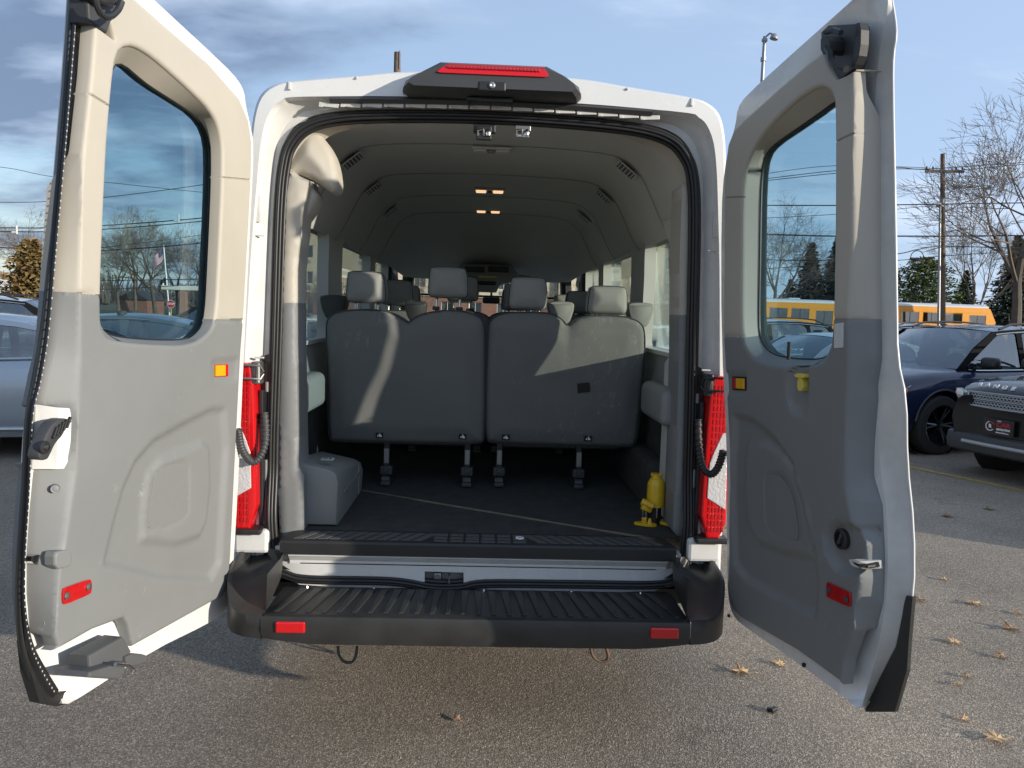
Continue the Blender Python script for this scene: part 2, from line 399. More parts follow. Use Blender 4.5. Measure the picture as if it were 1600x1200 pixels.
# ================================================================== THE VAN
van = empty('passenger_van', (0, 0, 0), label='white passenger van seen from behind with both rear doors swung open', cat='van')
def mir(h):            # half profile from the outside bottom to the middle -> left bottom .. right bottom
    return [(-x, z) for x, z in h] + [(x, z) for x, z in h[::-1][1:]]
OUT = [(.965, .60), (.962, .9), (.952, 1.2), (.938, 1.5), (.920, 1.8), (.906, 2.05), (.897, 2.20), (.886, 2.30), (.862, 2.372), (.815, 2.412), (.740, 2.432), (.507, 2.460), (.337, 2.480), (0, 2.495)]
LIP = [(.935, .60), (.932, .9), (.920, 1.2), (.904, 1.5), (.886, 1.8), (.868, 2.02), (.855, 2.16), (.838, 2.26), (.808, 2.325), (.775, 2.352), (.735, 2.366), (.507, 2.378), (.337, 2.384), (0, 2.390)]
SO = [(.848, .60), (.842, .8), (.838, 1.0), (.830, 1.2), (.820, 1.5), (.812, 1.8), (.806, 1.95), (.794, 2.12), (.768, 2.215), (.716, 2.282), (.63, 2.318), (.493, 2.337), (.331, 2.345), (0, 2.350)]
def prof3(h, y, dx=0.0, dz=0.0): return [Vector((x-(dx if x > 0 else -dx if x < 0 else 0), y(x, z) if callable(y) else y, z+dz)) for x, z in crom(mir(h), 3)]
g = G()
g.ribbon([prof3(OUT, 4.6), prof3(OUT, 1.2), prof3(OUT, 0.25), prof3(OUT, 0.03), prof3(OUT, 0.012, 0.005, -0.004), prof3(OUT, 0.0, 0.016, -0.012)])
# the rows of that loft below the window line are cut away and replaced by the side panels
keep = [f for f in g.f if max(g.v[i].z for i in f) > 2.02 or max(g.v[i].y for i in f) < 0.26]
mk('roof_skin', g.v, keep, MT['white'], van, smooth=True, angle=60)
g = G()
g.ribbon([prof3(OUT, 0.0, 0.016, -0.012), prof3(LIP, -0.001), prof3(LIP, 0.020, 0.004, 0.0), prof3(LIP, 0.035, 0.010, -0.003)])
g.out('rear_rim', MT['white'], van, smooth=True, angle=40)
def yo(z): return .046*float(sstep(np.array([z]), .74, .98)[0])
def deep(h): return [(x*(1+yo(z)/2.94), 1.6+(z-1.6)*(1+yo(z)/2.94)) for x, z in h]
SO = deep(SO)
MIDP = [((a[0]*.45+b[0]*.55), (a[1]*.45+b[1]*.55)) for a, b in zip(LIP, SO)]
MIDQ = [((a[0]*.35+b[0]*.65), (a[1]*.35+b[1]*.65)) for a, b in zip(LIP, SO)]
g = G()
g.ribbon([prof3(LIP, 0.035, 0.010, -0.003), prof3(MIDP, lambda x, z: .040+yo(z)*.55), prof3(MIDQ, lambda x, z: .028+yo(z)), prof3(SO, lambda x, z: .026+yo(z)), prof3(SO, lambda x, z: .06+yo(z), 0.004, -0.002)])
g.out('door_jamb', MT['jamb'], van, smooth=True, angle=25)
# jamb details: folded seams, small plugs and brackets on the painted frame
g = G()
for sx in (-1, 1):
    for (x, z, w, h) in ((.868, 1.96, .020, .10), (.862, 1.40, .035, .006), (.858, 1.86, .030, .004)):
        g.box((sx*x, .022, z), (w, .012, h), .002)
g.out('jamb_bracket', MT['jamb'], van)
# side outer skins with window openings
def yz(side, x): return lambda a, b, n: Vector((side*(x(b)+n if callable(x) else x+n), a, b))
OZ = np.array([z for x, z in OUT]); OX = np.array([x for x, z in OUT])
def outx(z): return float(np.interp(z, OZ[:9], OX[:9]))
WIN = [[(.38, 1.44), (1.17, 1.44), (1.17, 1.96), (1.12, 2.0), (.60, 2.0), (.46, 1.95)], [(1.55, 1.45), (2.62, 1.45), (2.62, 1.98), (1.55, 1.98)],
       [(2.86, 1.45), (3.62, 1.45), (3.62, 1.98), (2.86, 1.98)], [(3.85, 1.35), (4.5, 1.35), (4.35, 1.9), (3.85, 1.93)]]
OWIN = [[(.37, 1.42), (1.56, 1.42), (1.56, 2.01), (.58, 2.01), (.45, 1.96)], [(1.68, 1.42), (2.92, 1.42), (2.92, 2.01), (1.68, 2.01)], [(3.04, 1.42), (3.74, 1.42), (3.74, 2.0), (3.04, 2.0)], [(3.90, 1.35), (4.5, 1.35), (4.35, 1.9), (3.90, 1.93)]]
def rnd(p, it=2): return chaikin(p, it)
for side in (-1, 1):
    panel_obj('side_panel', [(.2, .42), (4.9, .42), (4.9, 1.3), (4.6, 2.06), (.2, 2.06)], [rnd(resample(w, .12), 2) for w in OWIN], .16, lambda V: np.array([0.0]*len(V)), lambda a, b, n: Vector((side*(outx(b)-n), a, b)), MT['white'], van, skirt=0.012, fillet=0)
    for w in OWIN:
        wp = rnd(resample(w, .12), 2); c = np.mean(wp, 0); wp2 = [tuple(c+(np.array(q)-c)*1.03) for q in wp]
        gg = G(); gg.prism(wp2, lambda a, b, n: Vector((side*(outx(b)-.012-n), a, b)), 0, .004)
        gg.out('side_window', MT['glass_side'], van)
        # dark rubber round the pane, seen from inside
        gg = G(); q = [Vector((side*(outx(b)-.035), a, b)) for a, b in wp]; gg.tube(q+[q[0]], .012, 6, caps=False); gg.out('window_seal', MT['rubber'], van, smooth=True)
# nose, windscreen, floor pan, wheels: they close the body and cast its shadow
g = G(); g.box((0, 5.15, .85), (1.84, 1.0, .80), .12); g.out('bonnet', MT['white'], van, smooth=True)
g = G(); g.box((0, 2.55, .46), (1.78, 4.9, .06), 0); g.box((0, 1.9, .40), (.9, 3.0, .07), .01); g.out('floor_pan', MT['dark'], van)
g = G(); ws = [[Vector((x, 4.70+.0*x-.10*abs(x)**2, 1.20)) for x in np.linspace(-.80, .80, 9)], [Vector((x, 4.42-.08*abs(x)**2, 1.97)) for x in np.linspace(-.74, .74, 9)]]
g.ribbon(ws); g.out('windscreen', MT['glass_front'], van, smooth=True)
def wheel(parent, c, r, w, axis, rimmat, tyremat=None, spokes=5, detail=True, rim_r=None):
    """tyre with rim, disc and spokes; axis 1 = outer face towards +axis"""
    q = Vector(axis).to_track_quat('Z', 'Y'); rim_r = rim_r or r*.70
    g = G(); prof = [(rim_r, -w/2), (r*.93, -w/2), (r*.985, -w*.42), (r, -w*.3), (r, w*.3), (r*.985, w*.42), (r*.93, w/2), (rim_r, w/2)]
    g.lathe(prof, c, 36 if detail else 20, rot=q, caps=False)
    if detail:
        for k in range(60):
            t = 2*pi*k/60; p = Vector(c)+q @ Vector((r*cos(t), r*sin(t), 0)); g.box(p, (.006, .028, w*.7), 0, rot=(q @ Quaternion((0, 0, 1), t)).to_matrix())
    t_ = g.out('tyre', tyremat or MT['tyre'], parent, smooth=True)
    g = G(); g.lathe([(rim_r*.99, w*.48), (rim_r*.93, w*.46), (rim_r*.90, w*.20), (rim_r*.88, -w*.4), (.02, -w*.40)], c, 30, rot=q, caps=False)
    for k in range(spokes):
        t = 2*pi*k/spokes
        for dt in (-.13, .13):
            a = Vector(c)+q @ Vector((r*.10*cos(t), r*.10*sin(t), w*.30)); b = Vector(c)+q @ Vector((rim_r*.92*cos(t+dt), rim_r*.92*sin(t+dt), w*.38)); g.cyl(a, b, r*.045, r*.03, 6)
    g.lathe([(r*.17, w*.2), (r*.17, w*.34), (r*.12, w*.37), (0, w*.37)], c, 14, rot=q)
    g.out('rim', rimmat, parent, smooth=True)
for x in (-.86, .86):
    for y in (1.35, 4.75): wheel(van, (x, y, .35), .35, .22, (1 if x > 0 else -1, 0, 0), MT['steel'])

# weatherstrip round the opening
SC_ = [(-.342, .512), (-.186, .490), (-.071, .492), (.03, .510), (.384, .514), (.677, .516), (.765, .532), (.818, .585), (.834, .70), (.830, .9), (.824, 1.1), (.812, 1.5), (.797, 1.95), (.780, 2.13), (.748, 2.213), (.683, 2.274), (.56, 2.309), (.335, 2.326), (0, 2.334),
       (-.335, 2.326), (-.56, 2.309), (-.683, 2.274), (-.748, 2.213), (-.778, 2.13), (-.795, 1.95), (-.808, 1.5), (-.820, 1.1), (-.824, .9), (-.824, .70), (-.806, .585), (-.752, .532), (-.66, .514)]
def offs(path, d):
    n = len(path); o = []
    for i in range(n):
        a = np.array(path[i-1]); b = np.array(path[(i+1) % n]); t = (b-a)/np.linalg.norm(b-a); o.append((path[i][0]-t[1]*d, path[i][1]+t[0]*d))
    return o
SC_ = [(x, z+.021*(1-float(sstep(np.array([z]), .53, .60)[0]))) for x, z in SC_]
sp = crom(deep(SC_), 5, True)
g = G()
for d, r, y in ((-.006, .0075, .012), (.005, .0072, .006), (.0155, .0068, .012), (.022, .010, .034)):
    q = [Vector((x, y+yo(z)-.014*(1-float(sstep(np.array([z]), .56, .66)[0])), z)) for x, z in offs(sp, d)]; g.tube(q+[q[0], q[1]], r, 8, caps=False)
g.out('weatherstrip', MT['rubber'], van, smooth=True, angle=180)

# roof edge: drip strip, clip strip, brake lamp housing
g = G(); pts = [Vector((x, .012, np.interp(abs(x), (0, .337, .6), (2.380, 2.374, 2.366)))) for x in np.linspace(-.60, .60, 25)]
g.ribbon([[p+Vector((0, -.012, .008)) for p in pts], [p+Vector((0, -.020, -.002)) for p in pts], [p+Vector((0, -.006, -.014)) for p in pts], [p+Vector((0, .02, -.012)) for p in pts]])
g.out('drip_strip', MT['dark2'], van, smooth=True)
strip = empty('clip_strip'); strip.parent = van
for k in range(16):
    x0 = -.64+k*.080
    if -.045 < x0 < .0: pass
    g = G(); z = np.interp(abs(x0+.035), (0, .337, .64), (2.362, 2.357, 2.345)); g.box((x0+.035, .016, z), (.074, .008, .016), .002, rot=Matrix.Rotation(-.06*(x0+.035)/.6, 3, 'Y'))
    g.box((x0+.006, .010, z-.006), (.014, .006, .008), .001)
    g.out('clip', MT['jamb'], strip)
hp = [(-.322, 2.397), (-.312, 2.418), (-.272, 2.443), (-.188, 2.481), (.192, 2.481), (.262, 2.456), (.312, 2.420), (.322, 2.400), (.306, 2.384), (-.300, 2.384)]
bl = empty('brake_lamp'); bl.parent = van
g = G(); fr = [Vector((x*1.0, -.10 if abs(x) < .2 else -.07, z)) for x, z in hp]; mid = [Vector((x*1.02, -.03, z+(.014 if z > 2.41 else -.002))) for x, z in hp]; bk = [Vector((x*1.06, .16, z+(.02 if z > 2.41 else 0))) for x, z in hp]
fi = [Vector((x*.93, -.115, 2.432+(z-2.432)*.80)) for x, z in hp]
g.ribbon([fi, fr, mid, bk], closed=True); g.add(fi, [tuple(range(len(fi)))]); g.out('lamp_housing', MT['dark2'], bl, smooth=True, angle=40)
g = G(); lp = [PY(u, v, -.118) for u, v in ((682, 112), (699, 98), (850, 104), (858, 119), (852, 121), (688, 114))]
g.prism([(p.x, p.z) for p in lp], lambda a, b, n: Vector((a, -.122+n+(b-2.44)*.25, b)), 0, .03, bev=.002); g.out('red_lens', MT['red'], bl)
g = G()
for k in range(26):
    x = -.155+k*.0127; g.box((x, -.1228, 2.4615), (.009, .003, .010), .001)
g.out('lens_cell', MT['redrefl'], bl, kind='stuff')
cp = PY(769, 134, -.116); g = G(); g.box((cp.x, -.113, cp.z-.002), (.10, .012, .034), .006); g.out('camera_mount', MT['dark'], bl)
g = G(); g.lathe([(.011, 0), (.011, .006), (.006, .008), (0, .005)], (cp.x, -.118, cp.z), 16, rot=Matrix.Rotation(pi/2, 3, 'X')); g.out('camera_lens', MT['chrome'], bl, smooth=True)
for sx in (-1, 1):
    g = G()
    for k in range(4): g.box((sx*(.245+k*.016), -.088+k*.004, 2.437-k*.009), (.006, .02, .020), .002, rot=Matrix.Rotation(sx*.9, 3, 'Y'))
    g.out('housing_fin', MT['dark'], bl)
g = G(); g.box((-.01, -.03, 2.372), (.17, .05, .014), .004); g.out('camera_bracket', MT['dark'], van)
for sx in (-1, 1):
    for (x, z) in ((.745, 2.39), (.50, 2.44)):
        g = G(); g.tube([Vector((sx*(x+.004), .05, z+.036 if x > .6 else z+.014)), Vector((sx*(x+.002), .0, z+.026 if x > .6 else z+.006)), Vector((sx*x, -.006, z+.0))], .006 if x > .6 else .004, 6); g.out('roof_joint', MT['jamb'], van, smooth=True)

# lower rear: sill panel, latch recess, scuff plate, bumper
def fronty(y0): return lambda a, b, n: Vector((a, y0+n, b))
g = G(); rows = []
for y, z in ((.02, .668), (-.018, .662), (-.020, .640), (-.014, .634), (.006, .614), (.006, .600)):
    rows.append([Vector((x, y + (.03 if abs(x) > .74 else 0), z)) for x in (-.80, -.765, -.74, -.4, 0, .4, .74, .765, .80)])
g.ribbon(rows); g.out('sill_step', MT['white'], van, smooth=True, angle=25)
hole = [(-.215, .578), (-.062, .576), (-.060, .500), (-.213, .500)]
panel_obj('sill_panel', [(-.80, .604), (-.40, .604), (0, .604), (.40, .604), (.80, .604), (.788, .585), (.755, .535), (.70, .515), (0, .480), (-.70, .515), (-.750, .535), (-.782, .585)], [hole], .05, lambda V: .006+.012*sstep(np.abs(V[:, 0]), .70, .80), fronty(0), MT['white'], van, skirt=.02, fillet=0)
g = G(); hx0, hx1 = -.225, -.05
g.add([(hx0, .05, .585), (hx1, .05, .585), (hx1, .05, .48), (hx0, .05, .48), (hx0, .010, .59), (hx1, .010, .59), (hx1, .01, .48), (hx0, .01, .48)], [(0, 1, 2, 3), (0, 1, 5, 4), (1, 2, 6, 5), (0, 3, 7, 4)])
g.out('latch_recess', MT['wall'], van)
g = G(); g.box((-.165, .03, .55), (.03, .02, .034), .004); g.cyl((-.165, .018, .553), (-.165, .03, .553), .009, n=12); g.box((-.115, .03, .53), (.055, .03, .012), .004); g.tube([(-.118, .02, .528), (-.118, .004, .532), (-.118, .004, .562), (-.118, .02, .566)], .004, 8)
g.out('lower_striker', MT['steel'], van, smooth=True)
sill = empty('scuff_plate'); sill.parent = van
g = G(); g.ribbon([[Vector((x*(1 if y < .05 else .955), y, z)) for x in np.linspace(-.768, .768, 15)] for y, z in ((-.024, .645), (-.036, .652), (-.036, .694), (-.030, .702), (-.022, .705), (.086, .712), (.092, .708), (.092, .700))]); g.out('plate', MT['dark'], sill, smooth=True, angle=30)
def para(x0, x1, sh0, sh1, y0, y1): return [(x0+sh0, y0), (x1+sh0, y0), (x1+sh1, y1), (x0+sh1, y1)]
pads = []
for sx in (-1, 1):
    for k in range(11):
        x = sx*(.215+k*.046)
        if k in (4, 5): pads += [[(a, b) for a, b in para(x-.016, x+.016, sx*.028, 0, -.012, .028)], [(a, b) for a, b in para(x-.016, x+.016, sx*-.002, -sx*.03, .036, .070)]]
        else: pads.append([(a, b) for a, b in para(x-.017, x+.017, sx*.03, -sx*.03, -.012, .070)])
for k in range(6): x = -.155+k*.062; pads += [para(x-.026, x+.026, 0, 0, .048, .072), para(x-.026, x+.026, 0, 0, .012, .036), para(x-.026, x+.026, 0, 0, -.016, .0)]
for p in pads:
    g = G(); g.prism(p, lambda a, b, n: Vector((a, b, .7075+(b+.02)*.064-n)), 0, .004, bev=.0012); g.out('tread_pad', MT['pad'], sill)
bp_ = PZ(812, 841, .712); g = G(); g.lathe([(0, .004), (.016, .004), (.017, 0)], (bp_.x, bp_.y, .712), 20); g.out('badge', MT['whiteprint'], sill)
g = G()
for k in range(3): g.box((bp_.x-.007+k*.007, bp_.y, .7165), (.004, .008, .001), 0)
g.out('badge_print', MT['dark2'], sill)

bump = empty('rear_bumper'); bump.parent = van
def bz(x): return .424+.02*max(0, (abs(x)-.55)/.2)**1.5
xs = np.linspace(-.752, .752, 31)
g = G(); prof = lambda x: [Vector((x*1.0, .02, .505)), Vector((x*1.0, -.05, .524)), Vector((x*1.0, -.30, .524)), Vector((x, -.322, .528)), Vector((x, -.333, .524)), Vector((x, -.336, .514)), Vector((x, -.338, bz(x)+.03)), Vector((x, -.328, bz(x))), Vector((x*.99, -.28, bz(x)-.005)), Vector((x*.99, -.1, bz(x)+.02))]
g.ribbon([prof(x) for x in xs]); g.out('step', MT['bumper'], bump, smooth=True, angle=35)
NR = 27
for k in range(NR):                       # wedge shaped tread pads across the step
    x = -.70+1.40*k/(NR-1); sl = -.022*x/.7*1.6
    g = G(); q = [(x-.017+sl, -.065), (x+.013+sl, -.065), (x+.008-sl*.4+.0, -.292), (x-.006-sl*.4, -.292)]
    g.prism(q, lambda a, b, n: Vector((a, b, .5305-n)), 0, .007, bev=.0025); g.out('tread_rib', MT['bumper'], bump)
g = G()
for x in (-.66, -.405, .02, .36, .63): g.cyl((x, -.05, .524), (x, -.05, .531), .006, .004, 10)
g.out('rivet', MT['chrome'], bump)
for side in (-1, 1):
    pl = crom([(.754, -.333), (.815, -.324), (.868, -.290), (.908, -.215), (.925, -.11), (.932, .25)], 5)
    rows = []
    tz = lambda t: .528+.13*sstep(np.array([t]), .25, 1.0)[0]
    n = len(pl)
    top = [Vector((side*x, y, tz(i/(n-1)))) for i, (x, y) in enumerate(pl)]
    bot = [Vector((side*x, y, bz(.752)+.012*i/n)) for i, (x, y) in enumerate(pl)]
    low = [Vector((side*(x-.05), y+.04, bz(.752)+.0)) for i, (x, y) in enumerate(pl)]
    inn = [Vector((side*(x-.018), y+.014, tz(i/(n-1))+.004)) for i, (x, y) in enumerate(pl)]
    cen = crom([(.744, -.31), (.744, -.20), (.746, -.10), (.765, -.03), (.82, 0.0), (.90, .22)], 5)
    mid_ = [Vector((side*(.55*x+.45*cx_), .55*y+.45*cy_, .532+.10*(i/(n-1))**1.2)) for i, ((x, y), (cx_, cy_)) in enumerate(zip(pl, cen))]
    cn = [Vector((side*x, y, .53+.12*(i/(n-1))**.9)) for i, (x, y) in enumerate(cen)]
    up_ = [Vector((side*(min(x, .86)+.03*(i > 14)), y+.02, .66)) for i, (x, y) in enumerate(cen)]
    g = G(); g.ribbon([low, bot, [a*.5+b*.5 for a, b in zip(bot, top)], top, [a*.5+b*.5+Vector((0, 0, .003)) for a, b in zip(top, inn)], inn, mid_, cn, up_]); g.out('bumper_corner', MT['bumper'], bump, smooth=True, angle=60)
    g = G(); rc = PY(453 if side < 0 else 1039, 981 if side < 0 else 990, -.345); g.box((rc.x, -.340, rc.z), (.102, .012, .040), .0055); g.out('reflector', MT['red'], bump)
    # painted body corner over the bumper and black column beside the lamp
    g = G(); g.box((side*.885, .02, .690), (.135, .07, .095), .014); g.out('lower_corner_panel', MT['white'], van)
    g = G(); pr_ = [(.858, .745), (.962, .742), (.956, 1.0), (.945, 1.30), (.936, 1.375), (.905, 1.385), (.872, 1.37), (.862, 1.1)]
    tl = empty('tail_lamp'); tl.parent = van
    g.prism([(side*a, b) for a, b in chaikin(pr_, 1)], fronty(-.030), 0, .10, bev=.008); g.out('red_lens', MT['red'], tl)
    cl = [(.878, .905), (.952, .86), (.949, 1.0), (.944, 1.165), (.925, 1.16), (.893, 1.08), (.880, 1.04)]
    g = G(); g.prism([(side*a, b) for a, b in cl], fronty(-.0335), 0, .01, bev=.002); g.out('clear_lens', MT['clear'], tl)
    g = G()
    for i in range(22):
        for j in range(5):
            z_ = .78+i*.0265; x_ = .889+j*.0135
            if inside(np.array([[x_, z_]]), cl)[0]: continue
            g.box((side*x_, -.0305, z_), (.010, .003, .020), .0012)
    g.out('lens_cell', MT['redrefl'], tl, kind='stuff')
    g = G(); g.box((side*.905, .0, .735), (.13, .09, .022), .006); g.box((side*.843, .070, 1.05), (.045, .03, .68), .006); g.box((side*.856, .035, 1.00), (.016, .03, .55), .004)
    g.out('lamp_surround', MT['dark'], van)
    g = G(); g.box((side*.842, .052, 1.285), (.012, .012, .04), .004); g.box((side*.845, .052, .93), (.012, .014, .14), .005); g.out('column_cover', MT['wall'], van)
    hg = empty('door_hinge'); hg.parent = van
    for zc in (1.385, 1.30):
        pass
    g = G(); g.box((side*.862, -.005, 1.345), (.035, .05, .085), .005); g.cyl((side*.852, -.03, 1.31), (side*.852, -.03, 1.38), .010, n=12); g.out('hinge_block', MT['steel'] if side < 0 else MT['dark'], hg, smooth=True)
    for dz in (.028, -.022):
        g = G(); g.tube([(side*.835, -.02, 1.345+dz*.2), (side*.842, -.035, 1.345+dz), (side*.875, -.045, 1.347+dz), (side*.915, -.05, 1.347+dz)], .0045, 8); g.out('hinge_arm', MT['steel'] if side < 0 else MT['dark'], hg, smooth=True)
    g = G(); g.cyl((side*.838, .05, 1.395), (side*.838, .075, 1.395), .016, n=14); g.out('rubber_stop', MT['rubber'], van, smooth=True)
    # ribbed cable boot from body to door
    if side < 0: cpx = [(413, 645), (415, 668), (414, 693), (407, 712), (396, 722), (386, 715), (378, 702), (374, 686), (372, 672)]
    else: cpx = [(1091, 655), (1092, 690), (1094, 715), (1100, 733), (1110, 741), (1119, 735), (1126, 720), (1130, 705)]
    n_ = len(cpx); cp3 = crom([tuple(PY(u, v, -.005-.11*(i/(n_-1)))) for i, (u, v) in enumerate(cpx)], 14)
    rad = [.0155 if (i % 4) < 2 else .0125 for i in range(len(cp3))]
    g = G(); g.tube(cp3, rad, 10); g.out('cable_boot', MT['dark2'] if side < 0 else MT['dark'], van, smooth=True, angle=180)

# under the bumper: tow eye loop, a dark loop for a cast shadow, and the bracket
g = G(); te = [PY(u, v, -.12) for u, v in ((923, 1012), (925, 1022), (931, 1030), (940, 1034), (949, 1031), (950, 1022), (947, 1012))]
g.tube(crom([tuple(p) for p in te], 5), .006, 8); g.out('tow_eye_and_shadow', pmat('rusty_steel', (.16, .10, .07), .7, .5, var=.4, vscale=30), van, smooth=True)
g = G(); te = [PY(u, v, .05) for u, v in ((528, 1010), (530, 1024), (538, 1034), (550, 1034), (556, 1024), (558, 1010))]
g.tube(crom([tuple(p) for p in te], 5), .006, 8); g.out('tow_eye_and_shadow', MT['dark2'], van, smooth=True)  # solid dark loop standing in for a loop-shaped shadow on the ground
g = G(); g.box((0, .05, .40), (1.3, .08, .08), .01); g.out('bumper_beam', MT['dark'], van)

# ------------------------------------------------------------------ interior
g = G(); g.ribbon([[Vector((x, y, .712)) for x in np.linspace(-.84, .84, 12)] for y in np.linspace(.088, 4.6, 20)]); g.out('carpet_floor', MT['carpet'], van)
CS = [(.845, 1.97), (.80, 2.03), (.755, 2.12), (.70, 2.225), (.63, 2.295), (.53, 2.332), (.3, 2.348), (0, 2.352)]
g = G(); rows = []
for y, dz, k in ((.16, -.006, 1), (.20, 0, 1), (.7, .004, 1), (1.4, 0, 1), (2.2, 0, 1), (3.0, -.01, 1), (3.4, -.06, .97), (3.8, -.22, .93), (4.15, -.36, .90), (4.5, -.42, .88)):
    rows.append([Vector((x*k, y, max(z+dz*min(1, max(0, (z-1.9)/.35)), 1.90))) for x, z in crom(mir(CS), 4)])
g.ribbon(rows); g.out('headliner', MT['liner'], van, smooth=True, angle=180)
for y_ in (.62, 1.35, 2.15, 2.95):
    q = [p+Vector((0, 0, -.002)) for p in [Vector((x*.995, y_+.10*(1-abs(x)/.84)**2*0, z-.003+(.003 if y_ < 1 else -.006 if y_ > 2.9 else 0))) for x, z in crom(mir(CS), 4)]]
    g = G(); g.tube(q, .0017, 5, caps=False); g.out('lining_seam', MT['wall'], van, smooth=True)
# rear header trim
SOI = [(.795, 2.02), (.775, 2.15), (.74, 2.21), (.68, 2.268), (.60, 2.296), (.49, 2.312), (.331, 2.320), (0, 2.326)]
CS2 = [(.80, 2.02), (.765, 2.12), (.715, 2.20), (.645, 2.268), (.57, 2.300), (.49, 2.322), (.3, 2.336), (0, 2.340)]
g = G(); g.ribbon([prof3(deep(SOI), .072), prof3(deep(SOI), .09, .006, -.006), prof3(CS2, .16, .008, -.008), prof3(CS2, .185, 0, .004), prof3(CS2, .19, 0, .03)]); g.out('header_trim', MT['beige'], van, smooth=True, angle=40)
for u, v, dk in ((757, 206, True), (817, 206, False)):
    st = empty('upper_striker'); st.parent = van; c = PY(u, v, .06)
    if dk:
        g = G(); g.box((c.x, .07, c.z+.012), (.085, .03, .03), .004); g.box((c.x-.002, .058, c.z-.006), (.058, .02, .05), .003); g.out('striker_cover', MT['dark'], st)
    else:
        g = G(); g.box((c.x, .07, c.z+.012), (.06, .03, .022), .003); g.out('striker_plate', MT['steel'], st)
    g = G(); z = c.z-.004
    g.tube([(c.x-.024, .050, z-.012), (c.x-.024, .042, z+.006), (c.x-.004, .042, z+.008), (c.x-.002, .050, z-.012)], .005, 8); g.lathe([(.009, -.014), (.011, -.004), (.008, .006), (.003, .012), (0, .013)], (c.x+.015, .046, z), 14); g.box((c.x, .055, z-.012), (.05, .008, .012), .002)
    g.out('striker_loop', MT['chrome'], st, smooth=True)
for u, v in ((563, 193), (972, 208)):
    c = PY(u, v, .09); g = G(); g.lathe([(.012, 0), (.010, -.004), (0, -.005)], c, 14); g.out('trim_plug', MT['liner'], van, smooth=True)
# lamps and vents on the roof lining
for u, v, lit in ((768, 233, False), (765, 297, True), (763, 329, True)):
    c = PZ(u, v, 2.343); dl = empty('dome_lamp'); dl.parent = van
    g = G(); g.box((c.x, c.y, c.z), (.185, .075, .012), .005); g.out('lamp_base', MT['liner'], dl)
    lensm = pmat('lit_lamp_lens', (.7, .55, .4), .4, emit=(1.0, .62, .34), estr=.9) if lit else MT['paper']
    for sx in (-1, 1):
        g = G(); g.box((c.x+sx*.052, c.y-.002, c.z-.010), (.062, .05, .014), .005); g.out('lamp_lens', lensm, dl)
    g = G(); g.box((c.x, c.y, c.z-.012), (.03, .03, .012), .004); g.out('switch', MT['dark2'] if lit else MT['wall'], dl)
for u, v in ((549, 248), (582, 292), (609, 329), (629, 355), (981, 263), (945, 305), (914, 339), (893, 365)):
    sx = -1 if u < 765 else 1; c = P(u, v, (sx*.664, 0, 2.262), (sx*.62, 0, .78))
    av = empty('air_vent'); av.parent = van
    ex = Vector((0, 1, 0)); ey = Vector((.78*sx, 0, -.62)).normalized(); ez = ex.cross(ey)
    if ez.dot(Vector((-sx*.6, 0, -.8))) < 0: ez = -ez
    R3 = Matrix((ex, ey, ez)).transposed(); c = c+ez*.014
    g = G()
    for a, b, w, h in ((0, .05, .13, .008), (0, -.05, .13, .008), (.062, 0, .008, .10), (-.062, 0, .008, .10)): g.box(c+R3 @ Vector((a, b, 0)), (w, h, .004), 0, rot=R3)
    g.out('vent_frame', MT['liner'], av)
    g = G(); g.box(c-ez*.001, (.118, .094, .002), 0, rot=R3); g.out('vent_back', MT['blackprint'], av)
    for k in range(5):
        g = G(); g.box(c+R3 @ Vector((0, -.036+k*.018, .001)), (.118, .005, .004), 0, rot=R3); g.out('louvre', MT['liner'], av)
